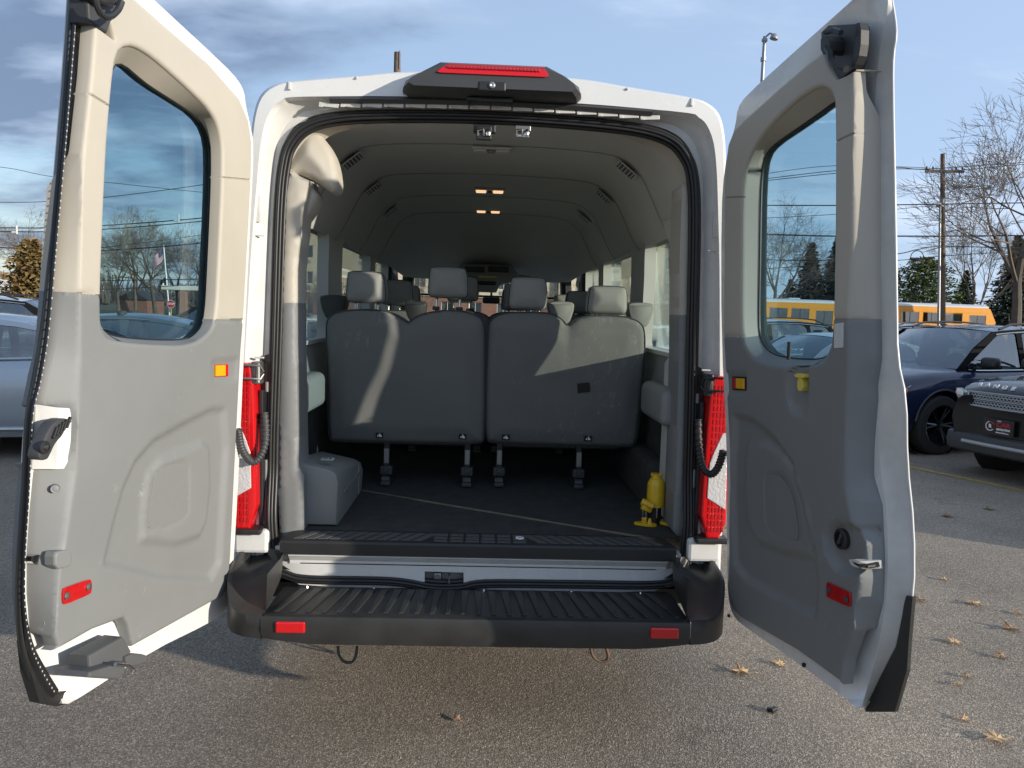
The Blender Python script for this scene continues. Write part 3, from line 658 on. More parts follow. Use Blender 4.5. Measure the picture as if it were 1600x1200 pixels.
# side walls inside, with the same openings
INX = lambda b: float(np.interp(b, (.7, 1.2, 1.45, 1.8, 2.0, 2.1), (.85, .85, .85, .853, .848, .80)))
for side in (-1, 1):
    W2 = [rnd(resample(w, .12), 2) for w in WIN]
    # upper trim (pillars) and lower trim meet just under the windows
    panel_obj('upper_wall_trim', [(.22, 1.42), (4.5, 1.42), (4.35, 2.03), (.22, 2.06)], W2, .08, lambda V: -.012*(1-sstep(np.minimum.reduce([np.abs(sdist(V, w)) for w in W2]), 0, .05)), lambda a, b, n: Vector((side*(INX(b)-.004+n), a, b)), MT['liner'], van, skirt=.06, fillet=0)
    panel_obj('lower_wall_trim', [(.24, 1.10), (4.5, 1.10), (4.5, 1.418), (.24, 1.418)], [], .08, lambda V: .02*sstep(np.abs(V[:, 1]-1.26), .02, .10)-.01, lambda a, b, n: Vector((side*(INX(b)-.02+n), a, b)), MT['wall'], van, skirt=.02, fillet=.012)
    g = G(); g.box((side*.845, 2.4, .90), (.02, 4.3, .40), 0); g.out('kick_panel', MT['carpet'], van)
    # folded armrest ledge behind the seat row
    g = G(); g.box((side*.792, .45, 1.22), (.10, .46, .16), .035, segs=4); g.out('side_ledge', MT['wall'], van, smooth=True, angle=60)
    # rear pillar trims
    yf_ = .10 if side > 0 else .075
    if side > 0: front = [(1052, 830), (1058, 700), (1062, 545), (1063, 400), (1067, 288), (1080, 286), (1086, 300), (1082, 400), (1080, 545), (1076, 700), (1072, 855)]
    else: front = [(437, 855), (433, 760), (434, 600), (437, 450), (441, 300), (452, 262), (466, 274), (482, 281), (470, 340), (462, 420), (462, 540), (465, 700), (466, 730), (474, 745), (474, 830)]
    pts = [(lambda p: (p.x, p.z))(PY(u, v, yf_)) for u, v in front]
    zs = 1.612
    for nm, mt_, sel in (('upper_pillar_trim', MT['beige'], lambda C: C[:, 1] > zs), ('lower_pillar_trim', MT['grey'], lambda C: C[:, 1] <= zs)):
        panel_obj(nm, resample(pts, .03), [], .02, lambda V: 0.0*V[:, 0]+.03*sstep(-side*V[:, 0]*-1, .70, .9)*0, lambda a, b, n: Vector((a, yf_+n, b)), mt_, van, skirt=.17, fillet=.01, sel=sel, lines=[[(-.9*1, zs), (-.6, zs)]] if side < 0 else [[(.6, zs), (.9, zs)]])
    g = G(); q = [(.20, .72), (.20, 2.02), (.60, 2.04), (.42, 1.90), (.385, 1.75), (.375, 1.44), (.46, 1.40), (.46, .72)]
    g.prism(q, lambda a, b, n: Vector((side*(.800-.05*max(0, b-1.75)+n), a, b)), 0, .03, bev=.008); g.out('rear_pillar_side', MT['liner'], van)
    g = G(); g.box((side*.840, .22, 1.36), (.04, .28, 1.25), .012); g.out('pillar_filler', MT['wall'], van)
# moulded bulge at the top of the left pillar
def blob(name, outl, y0, y1, mat, bulge=.05, fillet=.03, step=.012):
    pts = chaikin([(lambda p: (p.x, p.z))(PY(u, v, y0)) for u, v in outl], 2)
    return panel_obj(name, pts, [], step, lambda V: -bulge*sstep(sdist(V, pts), 0, .09), lambda a, b, n: Vector((a, y0+n, b)), mat, van, skirt=y1-y0, fillet=fillet)
blob('upper_bulge_trim', [(446, 285), (447, 245), (458, 215), (480, 199), (494, 202), (510, 222), (523, 248), (529, 290), (521, 303), (500, 288), (478, 276), (462, 270)], .12, .22, MT['beige'], .028, .022)
blob('lower_bulge_trim', [(447, 300), (450, 262), (478, 278), (492, 298), (497, 306), (482, 335), (468, 350), (458, 380), (448, 380)], .15, .26, MT['beige'], .012, .015)
# wheel arch box by the left jamb with its small label
wa = empty('wheel_arch_box'); wa.parent = van
pts = [(-.775, .715), (-.585, .715), (-.578, .90), (-.590, .935), (-.62, .952), (-.775, .985)]
g = G(); g.prism(pts, lambda a, b, n: Vector((a, .135+n, b-(.13*n if b > .8 else 0))), 0, .62, bev=.018); g.out('cover', MT['grey'], wa, smooth=True, angle=40)
g = G(); g.box((-.577, .45, .83), (.008, .40, .012), .003); g.box((-.577, .62, .80), (.008, .012, .14), .003); g.out('cover_rib', MT['grey'], wa)
c = PZ(521, 725, .962); g = G(); g.box((c.x-.035, c.y+.06, .9705), (.05, .045, .002), 0); g.out('label', MT['paper'], wa)
g = G()
for a, b, w, h in ((-.012, .01, .016, .012), (.010, .008, .012, .006), (.0, -.01, .036, .005), (.012, -.002, .014, .004)): g.box((c.x-.035+a, c.y+.06+b, .9718), (w, h, .0008), 0)
g.out('label_print', MT['dark2'], wa)
g = G(); g.box((.80, 1.0, .83), (.10, 1.1, .24), .03); g.out('wheel_arch_carpet', MT['carpet'], van)

# dashboard, roof console, mirror
g = G(); g.box((0, 4.42, 1.0), (1.64, .40, .42), .06); g.box((0, 4.55, 1.75), (1.7, .06, .02), 0); g.out('dashboard', MT['dark'], van, smooth=True)
g = G()
for sx in (-1, 1): g.tube([(sx*.80, 4.70, 1.15), (sx*.78, 4.5, 1.55), (sx*.73, 4.32, 1.98)], .055, 8); g.box((sx*.86, 4.55, 1.1), (.06, .5, .6), .02); g.box((sx*.835, 3.74, 1.6), (.05, .12, .9), .02)
g.box((0, 4.40, 1.985), (1.6, .14, .09), .03)
g.out('front_pillar', MT['dark2'], van, smooth=True)
con = empty('roof_console'); con.parent = van
cc = PY(768, 432, 3.9); s = 6.84/1200
def cs(u, v, y=3.86): return PY(u, v, y)
g = G(); q = [cs(*a) for a in ((714, 420), (722, 412), (800, 414), (812, 432), (800, 440), (782, 444), (776, 456), (744, 455), (730, 440), (718, 436))]
g.prism([(p.x, p.z) for p in q], fronty(3.86), 0, .3, bev=.02); g.out('console_body', MT['wall'], con, smooth=True)
for u0, u1 in ((726, 757), (763, 795)):
    a = cs(u0, 416); b = cs(u1, 426); g = G(); g.box(((a.x+b.x)/2, 3.855, (a.z+b.z)/2), (b.x-a.x, .02, a.z-b.z), .006); g.out('storage_slot', MT['blackprint'], con)
a = cs(747, 439); b = cs(775, 446); g = G(); g.box(((a.x+b.x)/2, 3.855, (a.z+b.z)/2), (b.x-a.x, .02, a.z-b.z), .012); g.out('speaker_hole', MT['blackprint'], con)
a = cs(748, 431.0); b = cs(776, 434.5); g = G(); g.box(((a.x+b.x)/2, 3.852, (a.z+b.z)/2), (b.x-a.x, .006, a.z-b.z), 0); g.out('warning_label', MT['yplast'], con)
a = cs(756, 464, 4.2); b = cs(779, 475, 4.2); g = G(); g.box(((a.x+b.x)/2, 4.2, (a.z+b.z)/2), (.16, .03, .06), .015); g.box(((a.x+b.x)/2, 4.25, (a.z+b.z)/2+.08), (.02, .02, .14), 0); g.out('rear_view_mirror', MT['dark'], van, smooth=True)

# ------------------------------------------------------------------ seats
SN = Vector((0, 1, .2)).normalized(); SP0 = Vector((0, .86, .93))
def seatpt(u, v): p = P(u, v, tuple(SP0), tuple(SN)); return (p.x, p.z)
def seat3(off=0.0): return lambda a, b, n: Vector((a, .86-(b-.93)*.2+off+n, b))
rng = np.random.default_rng(3)
def folds(V, k, amp):
    h = np.zeros(len(V))
    for i in range(7):
        a = rng.uniform(0, 2*pi); f = rng.uniform(9, 26); ph = rng.uniform(0, 6)
        h += np.sin((V[:, 0]*cos(a)+V[:, 1]*sin(a))*f+ph+1.2*np.sin(V[:, 1]*7+i))/(1+f/14)
    return amp*h
def make_bench(outline, rests, tags, legs, patch=None):
    b = empty('bench_seat'); b.parent = van
    pts = chaikin([seatpt(*q) for q in outline], 2)
    def hf(V):
        d = sdist(V, pts); h = -.020*sstep(d, 0, .10)
        h = h+folds(V, 1, .0024)*sstep(d, .01, .08)
        xm = (V[:, 0].min()+V[:, 0].max())/2
        h = h+.004*np.exp(-((V[:, 0]-xm)/.02)**2)*sstep(V[:, 1], 1.3, 1.55)   # soft valley under the notch
        return h
    panel_obj('backrest', pts, [], .014, hf, seat3(), MT['fabric'], b, skirt=.12, fillet=.022)
    P2 = np.array(pts); x0, x1 = P2[:, 0].min(), P2[:, 0].max(); xc = (x0+x1)/2
    # piping round the edge
    g = G(); q = [seat3(.018)(a, c, 0) for a, c in pts]; q = [p+(Vector((xc, p.y, 1.27))-p).normalized()*(-.001) for p in q]; g.tube(q+[q[0]], .0035, 6, caps=False); g.out('piping', MT['dark2'], b, smooth=True)
    g = G(); g.box((xc, 1.24, .985), (x1-x0-.06, .46, .09), .04, segs=3); g.out('cushion', MT['fabric'], b, smooth=True)
    g = G(); g.box((xc, 1.20, .915), (x1-x0-.12, .40, .03), .01); g.box((xc, .96, .925), (x1-x0-.16, .03, .03), .008); g.out('seat_frame', MT['blackprint'], b)
    for (px0, px1, py0, py1, slant) in rests:
        yb = .80; a = PY(px0, py0, yb-.03); c = PY(px1, py1, yb-.03); w = c.x-a.x; h = a.z-c.z; cx_, cz_ = (a.x+c.x)/2, (a.z+c.z)/2
        q = [(-.40*w, .5*h), (.38*w, .5*h), (.46*w, .36*h), (.5*w, -.30*h), (.46*w, -.48*h), (.3*w, -.5*h), (-.34*w, -.5*h), (-.47*w, -.46*h), (-.5*w, -.30*h), (-.46*w, .38*h)]
        q = chaikin([(cx_+u_, cz_+v_) for u_, v_ in q], 2); hr = empty('headrest'); hr.parent = b
        panel_obj('cover', q, [], .012, lambda V: -.018*sstep(sdist(V, q), 0, .06)+.0008*folds(V, 1, 1), lambda u_, v_, n: Vector((u_, yb-.03+(cz_-v_)*.15+n, v_)), MT['fabric2'], hr, skirt=.085, fillet=.02)
        g = G(); p_ = [Vector((cx_+(u_-cx_)*1.003, yb-.012+(cz_-v_)*.15, cz_+(v_-cz_)*1.003)) for u_, v_ in q]; g.tube(p_+[p_[0]], .0025, 6, caps=False); g.out('seam', MT['dark2'], hr, smooth=True)
        for sx in (-1, 1):
            g = G(); g.cyl((cx_+sx*w*.29, yb+.02, cz_-h*.45), (cx_+sx*w*.29, yb-.005, cz_-h*.5-.085), .0065, n=10); g.out('post', MT['chrome'], hr, smooth=True)
            g = G(); g.box((cx_+sx*w*.29, yb-.005, cz_-h*.5-.052), (.034, .03, .018), .005); g.out('post_collar', MT['dark'], hr)
    for u, v in tags:
        a_, c_ = seatpt(u, v); tg = empty('anchor_tag'); tg.parent = b; o_ = seat3(-.024)
        g = G(); g.prism([(a_-.018, c_-.013), (a_+.018, c_-.013), (a_+.018, c_+.013), (a_-.018, c_+.013)], o_, 0, .006, bev=.001); g.out('tag_plate', MT['blackprint'], tg)
        g = G()
        for poly in ([(-.012, -.006), (-.006, -.007), (-.004, .002), (-.008, .004)], [(-.002, -.008), (.012, -.008), (.011, -.001), (.003, .007), (-.002, .006)], [(-.002, .008), (.003, .008), (.003, .0105), (-.002, .0105)]):
            g.prism([(a_+x_, c_+z_) for x_, z_ in poly], o_, -.001, .001)
        g.out('tag_symbol', MT['whiteprint'], tg)
    if patch:
        a_, c_ = seatpt(*patch); g = G(); co, si = cos(.13), sin(.13); q = [(a_+x_*co-z_*si, c_+x_*si+z_*co) for x_, z_ in ((-.030, -.023), (.030, -.023), (.030, .023), (-.030, .023))]
        g.prism(q, seat3(-.027), 0, .012, bev=.001); g.out('black_patch', MT['blackprint'], b)
    for u, v in legs:
        c = PZ(u, v, .716); lg = empty('seat_leg'); lg.parent = b
        g = G(); g.box((c.x, c.y+.02, .86), (.032, .03, .16), .004); g.out('upright', MT['dark'], lg)
        g = G(); g.box((c.x, c.y+.002, .862), (.026, .006, .075), .002); g.out('link_plate', MT['steel'], lg)
        g = G(); g.box((c.x, c.y+.01, .79), (.062, .05, .045), .008); g.box((c.x, c.y-.012, .796), (.028, .02, .026), .004); g.out('latch_body', MT['dark2'], lg)
        g = G(); g.cyl((c.x-.02, c.y, .742), (c.x+.02, c.y, .742), .022, n=16); g.box((c.x, c.y+.05, .728), (.05, .18, .02), .004); g.out('floor_roller', MT['dark2'], lg, smooth=True)
    return b
OL = [(508, 512), (511, 497), (524, 488), (550, 484), (590, 484), (612, 489), (628, 498), (637, 505), (646, 497), (662, 490), (690, 485), (722, 486), (745, 492), (756, 503), (758, 530), (757, 684), (753, 694), (700, 694), (600, 692), (518, 691), (512, 684), (511, 600)]
OR_ = [(763, 520), (765, 502), (778, 492), (800, 488), (845, 488), (865, 491), (880, 500), (887, 510), (897, 501), (912, 495), (935, 493), (975, 494), (1000, 502), (1009, 516), (1008, 560), (1001, 650), (996, 694), (985, 700), (900, 697), (770, 693), (759, 688), (760, 600)]
b1 = make_bench(OL, [(540, 602, 423, 474, 0), (669, 731, 416, 466, 0)], [(594, 679), (723, 681)], [(603, 757), (729, 759)])
b2 = make_bench(OR_, [(796, 855, 432, 485, 0), (920, 981, 446, 492, 0)], [(790, 682), (918, 684)], [(779, 759), (903, 762)], patch=(911, 605))
for (dx, dy) in ((.04, .95), (-.01, .95), (.0, 1.90), (.0, 1.90)):
    src = b1 if (dx, dy) == (.04, .95) or (dy > 1.5 and b1.get('_n', 0) < 1) else b2
    if dy > 1.5: b1['_n'] = 1
    c = copy_tree(src, van); c.location = (dx, dy, -.0 if dy < 1.5 else .0)
if '_n' in b1: del b1['_n']
for u, v, y, s_ in ((520, 477, 1.05, 1), (649, 484, 1.35, .9), (877, 487, 1.05, 1), (1002, 489, 1.0, 1)):
    c = PY(u, v, y); g = G(); q = chaikin([(-.066, .052), (.058, .054), (.070, .030), (.056, -.03), (.034, -.075), (-.03, -.078), (-.056, -.03), (-.070, .028)], 2)
    g.prism([(c.x+a*s_, c.z+b*s_) for a, b in q], fronty(y), 0, .10, bev=.014); g.out('armrest', MT['fabric2'] if u > 800 else MT['dark2'], van, smooth=True)

# ------------------------------------------------------------------ rear doors
EO = .055
def EOz(z): return .053+.018*sstep(1.5-np.asarray(z, float), 0, .35)
class Door:
    def __init__(s, H, d, sg):
        s.H = Vector((H[0], H[1], 0)); s.d = Vector((d[0], d[1], 0)).normalized()
        s.n = Vector((-s.d.y, s.d.x, 0)) if sg > 0 else Vector((s.d.y, -s.d.x, 0)); s.sg = sg
    K = .05
    def sz(s, u, v, off=0.0):
        if abs(off-.045) < 1e-6:
            zz = s.sz(u, v, EO)[1]; off = float(EOz(zz))
        p = P(u, v, tuple(s.H+s.n*off+Vector((0, 0, .54))), tuple(s.n+Vector((0, 0, s.K)))); return (float((p-s.H) @ s.d), float(p.z))
    def to3(s, a, b, n): return s.H+s.d*a+s.n*(n-s.K*(b-.54))+Vector((0, 0, b))
    def poly(s, pts, off=0.0): return [s.sz(u, v, off) for u, v in pts]
    def nb(s, z): return .088+.030*float(sstep(np.array([1.45-z]), 0, .38)[0])
    def szb(s, u, v):
        a, b = s.sz(u, v, .10)
        for _ in range(3): a, b = s.sz(u, v, s.nb(b))
        return (a, b)
    def mtx(s, u, v, off=0.0):
        """frame on the inner face: x to the right as seen from the camera, z towards the viewer"""
        a, b = s.sz(u, v, off); x = s.d*(s.sg if True else 1); 
        if x.dot(Vector((1, 0, 0))) < 0: x = -x
        return basis(s.to3(a, b, off), x, Vector((0, 0, 1)))
def rounded_quad(d, pts, off, it=2, thick=.006, bev=.0015):
    q = chaikin(d.poly(pts, off), it); g = G(); g.prism(q, lambda a, b, n: d.to3(a, b, off+n), 0, thick, bev=bev); return g
def build_door(name, D, label, SHELL, TRIM, RIDGE, HA, HB, SPLIT, SEAMS, hfeat, notch=None):
    root = empty(name); root.parent = van; root['label'] = label
    # --- painted shell: paired edge loops (front edge, outer skin edge)
    A = []; B = []
    for e in SHELL:
        u, v, n1 = e[:3]; n1 = .072 if n1 == .05 else n1; a = D.sz(u, v, n1); A.append((a[0], a[1], n1))
        if len(e) > 3: b = D.szb(e[3], e[4])
        else: b = a
        B.append((b[0], b[1], D.nb(b[1])))
    k = 4
    def dens(L):
        o = []
        for i in range(len(L)):
            p, q = np.array(L[i]), np.array(L[(i+1) % len(L)])
            for j in range(k): o.append(tuple(p+(q-p)*j/k))
        return o
    def hin(a, z, k_=.042): return a+(k_*float(sstep(np.array([1.40-z]), 0, .25)[0]) if (D.sg > 0 and a < .10) else 0)
    A = [(hin(p[0], p[1]), p[1], p[2]) for p in A]; B = [(hin(p[0], p[1], .085), p[1], p[2]) for p in B]
    A = chaikin(A, 1); B = chaikin(B, 1); A = dens(A); B = dens(B)
    V3 = lambda L: [D.to3(*p) for p in L]
    g = G(); A2 = [tuple(np.array(a)*.985+np.array(b)*.015) for a, b in zip(A, B)]
    mid = [(a[0]*.6+b[0]*.4, a[1]*.6+b[1]*.4, a[2]*.5+b[2]*.5) for a, b in zip(A, B)]
    g.ribbon([V3(A), V3(mid), V3(B)], closed=True)
    g.out('door_edge', MT['jamb'] if D.sg > 0 else MT['white'], root, smooth=True, angle=60)
    hole = chaikin(D.poly(HB, .065), 1); c = np.mean(hole, 0); hole_in = [tuple(c+(np.array(q)-c)*1.05) for q in hole]
    An = np.array(A); Bn = np.array(B)
    def near(L):
        def f(V):
            o = np.empty(len(V))
            for i in range(0, len(V)):
                dd = (L[:, 0]-V[i, 0])**2+(L[:, 1]-V[i, 1])**2; w = 1/(dd+1e-6)**1.5; o[i] = (w*L[:, 2]).sum()/w.sum()
            return o
        return f
    panel_obj('inner_skin', [(a[0], a[1]) for a in A], [hole_in], .07, near(An), D.to3, MT['white'], root, skirt=0, fillet=0)
    panel_obj('outer_skin', [(b[0], b[1]) for b in B], [hole], .07, near(Bn), D.to3, MT['white'], root, skirt=0, fillet=0)
    # bright folded rim along the outer skin
    g = G(); q = V3(B); g.tube(q+[q[0]], .0035, 6, caps=False); g.out('hem', MT['white'], root, smooth=True)
    # --- moulded trim
    ha = chaikin(D.poly(HA, 0), 2); hb = chaikin(D.poly(HB, .065), 2)
    def rays(L, c_, N=110):
        L = np.array(L); o = []
        for i in range(N):
            t = 2*pi*i/N; dx, dy = cos(t), sin(t); best = None
            for j in range(len(L)):
                p, q = L[j]-c_, L[(j+1) % len(L)]-c_; e_x, e_y = q-p; den = dx*e_y-dy*e_x
                if abs(den) < 1e-12: continue
                r_ = (p[0]*e_y-p[1]*e_x)/den; k_ = (p[0]*dy-p[1]*dx)/den
                if r_ > 0 and -1e-9 <= k_ <= 1+1e-9: best = r_ if best is None else max(best, r_)
            o.append((c_[0]+dx*best, c_[1]+dy*best))
        return o
    cc_ = (np.max(hb, 0)+np.min(hb, 0))/2; ha = rays(ha, cc_); hb = rays(hb, cc_)
    T = [(hin(q_[0], q_[1]), q_[1]) for q_ in [D.sz(*e) for e in TRIM]]
    T = resample(T, .012)
    rid = np.array([D.sz(u, v, 0) for u, v in RIDGE]); o_ = np.argsort(rid[:, 1]); rz, rs = rid[o_, 1], rid[o_, 0]
    Tn = np.array(T)
    # free edge of the trim for each height
    lines0 = []
    zsmp = np.linspace(Tn[:, 1].min()+.01, Tn[:, 1].max()-.01, 90); es = []
    for z in zsmp:
        xs_ = []
        for i in range(len(Tn)):
            a, b = Tn[i], Tn[(i+1) % len(Tn)]
            if (a[1] > z) != (b[1] > z): xs_.append(a[0]+(z-a[1])*(b[0]-a[0])/(b[1]-a[1]))
        es.append(max(xs_))
    for f_ in (.2, .4, .6, .8): lines0.append([(float(np.interp(z, rz, rs)*(1-f_)+f_*e), float(z)) for z, e in zip(zsmp[2:-2], es[2:-2])])
    def hf(V):
        r = np.interp(V[:, 1], rz, rs); e = np.interp(V[:, 1], zsmp, es)
        t = (V[:, 0]-r)/np.maximum(e-r, .006); w_ = .16; t = np.where(t < -w_, 0, np.where(t < w_, (t+w_)**2/(4*w_), t)); t = np.clip(t, 0, 1.2); n = EOz(V[:, 1])*t
        return n+hfeat(V)
    def par(L, d):
        o = offs(L, d); c_ = np.array(L).mean(0); return o
    def area(L): q = np.array(L); return ((q[:, 0]*np.roll(q[:, 1], -1)-q[:, 1]*np.roll(q[:, 0], -1)).sum())
    sgn_h = 1 if area(ha) > 0 else -1; sgn_t = 1 if area(T) > 0 else -1
    lines = []
    for d_ in (.0015, .004, .008, .0135, .020): q = par(ha, -sgn_h*d_); lines.append(list(q)+[q[0]])
    for d_ in (.002, .005, .010): q = par(T, sgn_t*d_); lines.append([tuple(x_) for x_ in q]+[tuple(q[0])])
    rl = [(a, b) for a, b in zip(rs, rz)]; rl = resample(rl, .012, False)
    for d_ in (-.010, -.004, .0): lines.append([(a+d_, b) for a, b in rl])
    lines += lines0
    zs = [[D.sz(u, v, 0) for u, v in l] for l in SPLIT]
    lines += zs
    def below(C):
        z = np.where(C[:, 0] > .38, np.interp(C[:, 0], [min(q[0] for q in zs[1]), max(q[0] for q in zs[1])], [zs[1][0][1] if zs[1][0][0] < zs[1][-1][0] else zs[1][-1][1], zs[1][-1][1] if zs[1][0][0] < zs[1][-1][0] else zs[1][0][1]]), zs[0][0][1])
        return C[:, 1] < z
    for l in SEAMS:
        q = [D.sz(u, v, 0) for u, v in l]
        for dz in (-.004, 0, .004): lines.append([(a, b+dz) for a, b in q])
    def hf2(V):
        n = hf(V)
        for l in SEAMS:
            q = [D.sz(u, v, 0) for u, v in l]; d_ = np.abs(sdist(V, q, False)); n = n+.006*(d_ < .0015)
        for l in zs:
            d_ = np.abs(sdist(V, l, False)); n = n+.004*(d_ < .0012)
        return n
    panel_obj('upper_trim', T, [ha], .0125, hf2, D.to3, MT['beige'], root, lines=lines, skirt=.03, fillet=.010, hfillet=.012, sel=lambda C: ~below(C))
    panel_obj('lower_trim', T, [ha], .0125, hf2, D.to3, MT['grey'], root, lines=lines, skirt=.03, fillet=.010, hfillet=.012, sel=below)
    # --- window reveal, rubber and pane
    ia = [D.to3(a, b, .011) for a, b in ha]; ib = [D.to3(a, b, .062) for a, b in hb]
    g1 = G(); g2 = G(); n = len(ia); zl = zs[0][0][1]
    mid = [p*.5+q*.5+Vector((0, 0, 0)) for p, q in zip(ia, ib)]
    for gg, cond in ((g1, lambda z: z >= zl), (g2, lambda z: z < zl)):
        for i in range(n):
            j = (i+1) % n
            if cond((ia[i].z+ia[j].z)/2): gg.add([ia[i], ia[j], mid[j], mid[i], ib[j], ib[i]], [(0, 1, 2, 3), (3, 2, 4, 5)])
    for gg, mm in ((g1, MT['beige']), (g2, MT['grey'])):
        if gg.v:
            o = gg.out('window_reveal', mm, root, smooth=False)
            bm = bmesh.new(); bm.from_mesh(o.data); bmesh.ops.remove_doubles(bm, verts=bm.verts, dist=.0005); bm.to_mesh(o.data); bm.free(); o.data.polygons.foreach_set('use_smooth', [True]*len(o.data.polygons))
    g = G(); q = [D.to3(a, b, .064) for a, b in hb]; g.tube(q+[q[0]], .0045, 6, caps=False); g.out('window_rubber', MT['rubber'], root, smooth=True)
    c = np.mean(hb, 0); pane = [tuple(c+(np.array(q)-c)*1.045) for q in hb]
    g = G(); g.prism(pane, D.to3, .070, .074); g.out('window_pane', MT['glass_door'], root)
    return root

# ---- right door
DR = Door((.931, -.165), (.170, -.985), 1)
SH_R = [(1131, 935, .02), (1128, 900, .02), (1128, 700, .02), (1127, 524, .02), (1127, 330, .02), (1132, 262, .02), (1142, 222, .025), (1150, 192, .03), (1152, 170, .03), (1165, 150, .03), (1240, 82, .03), (1330, 2, .03), (1378, -42, .035),
        (1386, -44, .05, 1390, -20), (1388, 20, .05, 1399, 28), (1377, 60, .05, 1401, 56), (1372, 100, .05, 1396, 84), (1364, 200, .05, 1395, 130), (1366, 330, .05, 1399, 330), (1367, 470, .05, 1401, 467), (1367, 560, .05, 1402, 560), (1372, 620, .05, 1416, 622), (1376, 740, .05, 1417, 722), (1386, 800, .05, 1428, 825), (1388, 880, .05, 1428, 926), (1384, 945, .05, 1417, 950), (1377, 990, .05, 1405, 1010), (1362, 1050, .05, 1380, 1055), (1352, 1085, .05, 1357, 1100),
        (1345, 1110, .04, 1350, 1112), (1325, 1094, .03), (1245, 1034, .02), (1148, 968, .02), (1136, 952, .02)]
TR_R = [(1129, 922, 0), (1131, 700, 0), (1130, 524, 0), (1131, 322, 0), (1132, 262, 0), (1137, 226, 0), (1146, 203, 0), (1163, 186, 0), (1217, 137, 0), (1262, 98, 0), (1284, 82, 0), (1294, 104, 0), (1306, 124, 0), (1322, 117, .0), (1338, 107, .0), (1350, 108, .03), (1359, 112, .045), (1363, 208, .045), (1364, 420, .045), (1365, 500, .045), (1366, 560, .045), (1363, 600, .045), (1365, 625, .045), (1364, 690, .045), (1366, 745, .045), (1380, 790, .045), (1383, 873, .045), (1381, 941, .045), (1371, 978, .045), (1353, 1028, .045), (1333, 1068, .04), (1320, 1063, .02), (1245, 1016, 0), (1148, 958, 0), (1135, 945, 0)]
RI_R = [(1333, 108), (1333, 208), (1331, 373), (1324, 497), (1325, 560), (1322, 650), (1320, 757), (1330, 815), (1343, 850), (1343, 905), (1335, 950), (1334, 985), (1322, 1030), (1316, 1062)]
HA_R = [(1304, 160), (1299, 141), (1279, 133), (1240, 159), (1196, 203), (1171, 240), (1160, 282), (1159, 400), (1158, 520), (1166, 548), (1192, 571), (1245, 572), (1286, 568), (1299, 548), (1303, 400)]
HB_R = [(1316, 160), (1309, 156), (1290, 171), (1250, 199), (1210, 226), (1196, 243), (1190, 278), (1188, 400), (1186, 512), (1190, 534), (1207, 555), (1250, 562), (1292, 562), (1306, 545), (1312, 400)]
fr1 = DR.poly([(1146, 650), (1175, 657), (1205, 682), (1235, 722), (1255, 780), (1270, 850), (1276, 920), (1272, 960), (1225, 940), (1165, 905), (1146, 880), (1141, 760)])
fr2 = DR.poly([(1160, 720), (1166, 694), (1190, 690), (1222, 712), (1246, 748), (1262, 800), (1270, 852), (1262, 870), (1215, 862), (1180, 845), (1164, 815)])
fr3 = DR.poly([(1193, 745), (1200, 737), (1223, 742), (1238, 770), (1246, 800), (1250, 842), (1244, 848), (1205, 834), (1194, 815)])
fr4 = DR.poly([(1288, 836), (1294, 822), (1310, 817), (1343, 825), (1346, 893), (1334, 897), (1306, 888), (1291, 866)])
fr5 = DR.poly([(1230, 592), (1234, 580), (1243, 570), (1262, 567), (1261, 600), (1260, 636), (1254, 645), (1238, 641), (1231, 630)])
fr6 = DR.poly([(1127, 583), (1166, 584), (1166, 613), (1127, 617)])
def soft(V, poly, amp, w): return amp*sstep(sdist(V, poly), -w*.5, w*.5)
def feat_r(V): return soft(V, fr1, .017, .024)-soft(V, fr2, .013, .020)+soft(V, fr3, .006, .006)+soft(V, fr4, .022, .012)+soft(V, fr5, .014, .008)+soft(V, fr6, .008, .010)
doorR = build_door('rear_door', DR, 'right rear door, shaded on its inner side', SH_R, TR_R, RI_R, HA_R, HB_R, [[(1118, 524), (1195, 526)], [(1290, 497), (1380, 498)]], [[(1120, 309), (1190, 307)], [(1300, 224), (1333, 208), (1372, 209)]], feat_r)
def sub(g, name, mat, root, **k): return g.out(name, mat, root, **k)
DR_ = doorR
# black lower corner cap on the outside of the right door
q = [DR.szb(u, v) for u, v in ((1357, 1100), (1382, 1052), (1404, 1010), (1414, 960), (1418, 930), (1430, 932), (1424, 1000), (1421, 1047), (1402, 1112), (1356, 1112))]
g = G(); g.prism(q, lambda a, b, n: DR.to3(a, b, DR.nb(b)+.004-n), 0, .012, bev=.002); g.out('corner_cap', MT['bumper'], DR_)
# perforated speaker grille
rounded_quad(DR, [(1195, 747), (1201, 740), (1222, 744), (1237, 772), (1244, 801), (1248, 842), (1242, 845), (1206, 831), (1197, 815)], .006, 1, .004).out('speaker_grille', MT['greymesh'], DR_)
# marker lamp
rounded_quad(DR, [(1144, 588), (1164, 589), (1164, 610), (1144, 609)], .002, 0, .01).out('marker_lamp_base', MT['blackprint'], DR_)
rounded_quad(DR, [(1149.5, 591), (1162, 591.5), (1162, 608), (1149.5, 607)], -.002, 0, .008).out('marker_lamp', MT['amber'], DR_)
rounded_quad(DR, [(1145.5, 590), (1148.5, 590), (1148.5, 607.5), (1145.5, 607.5)], -.001, 0, .006).out('marker_reflector', MT['red'], DR_)
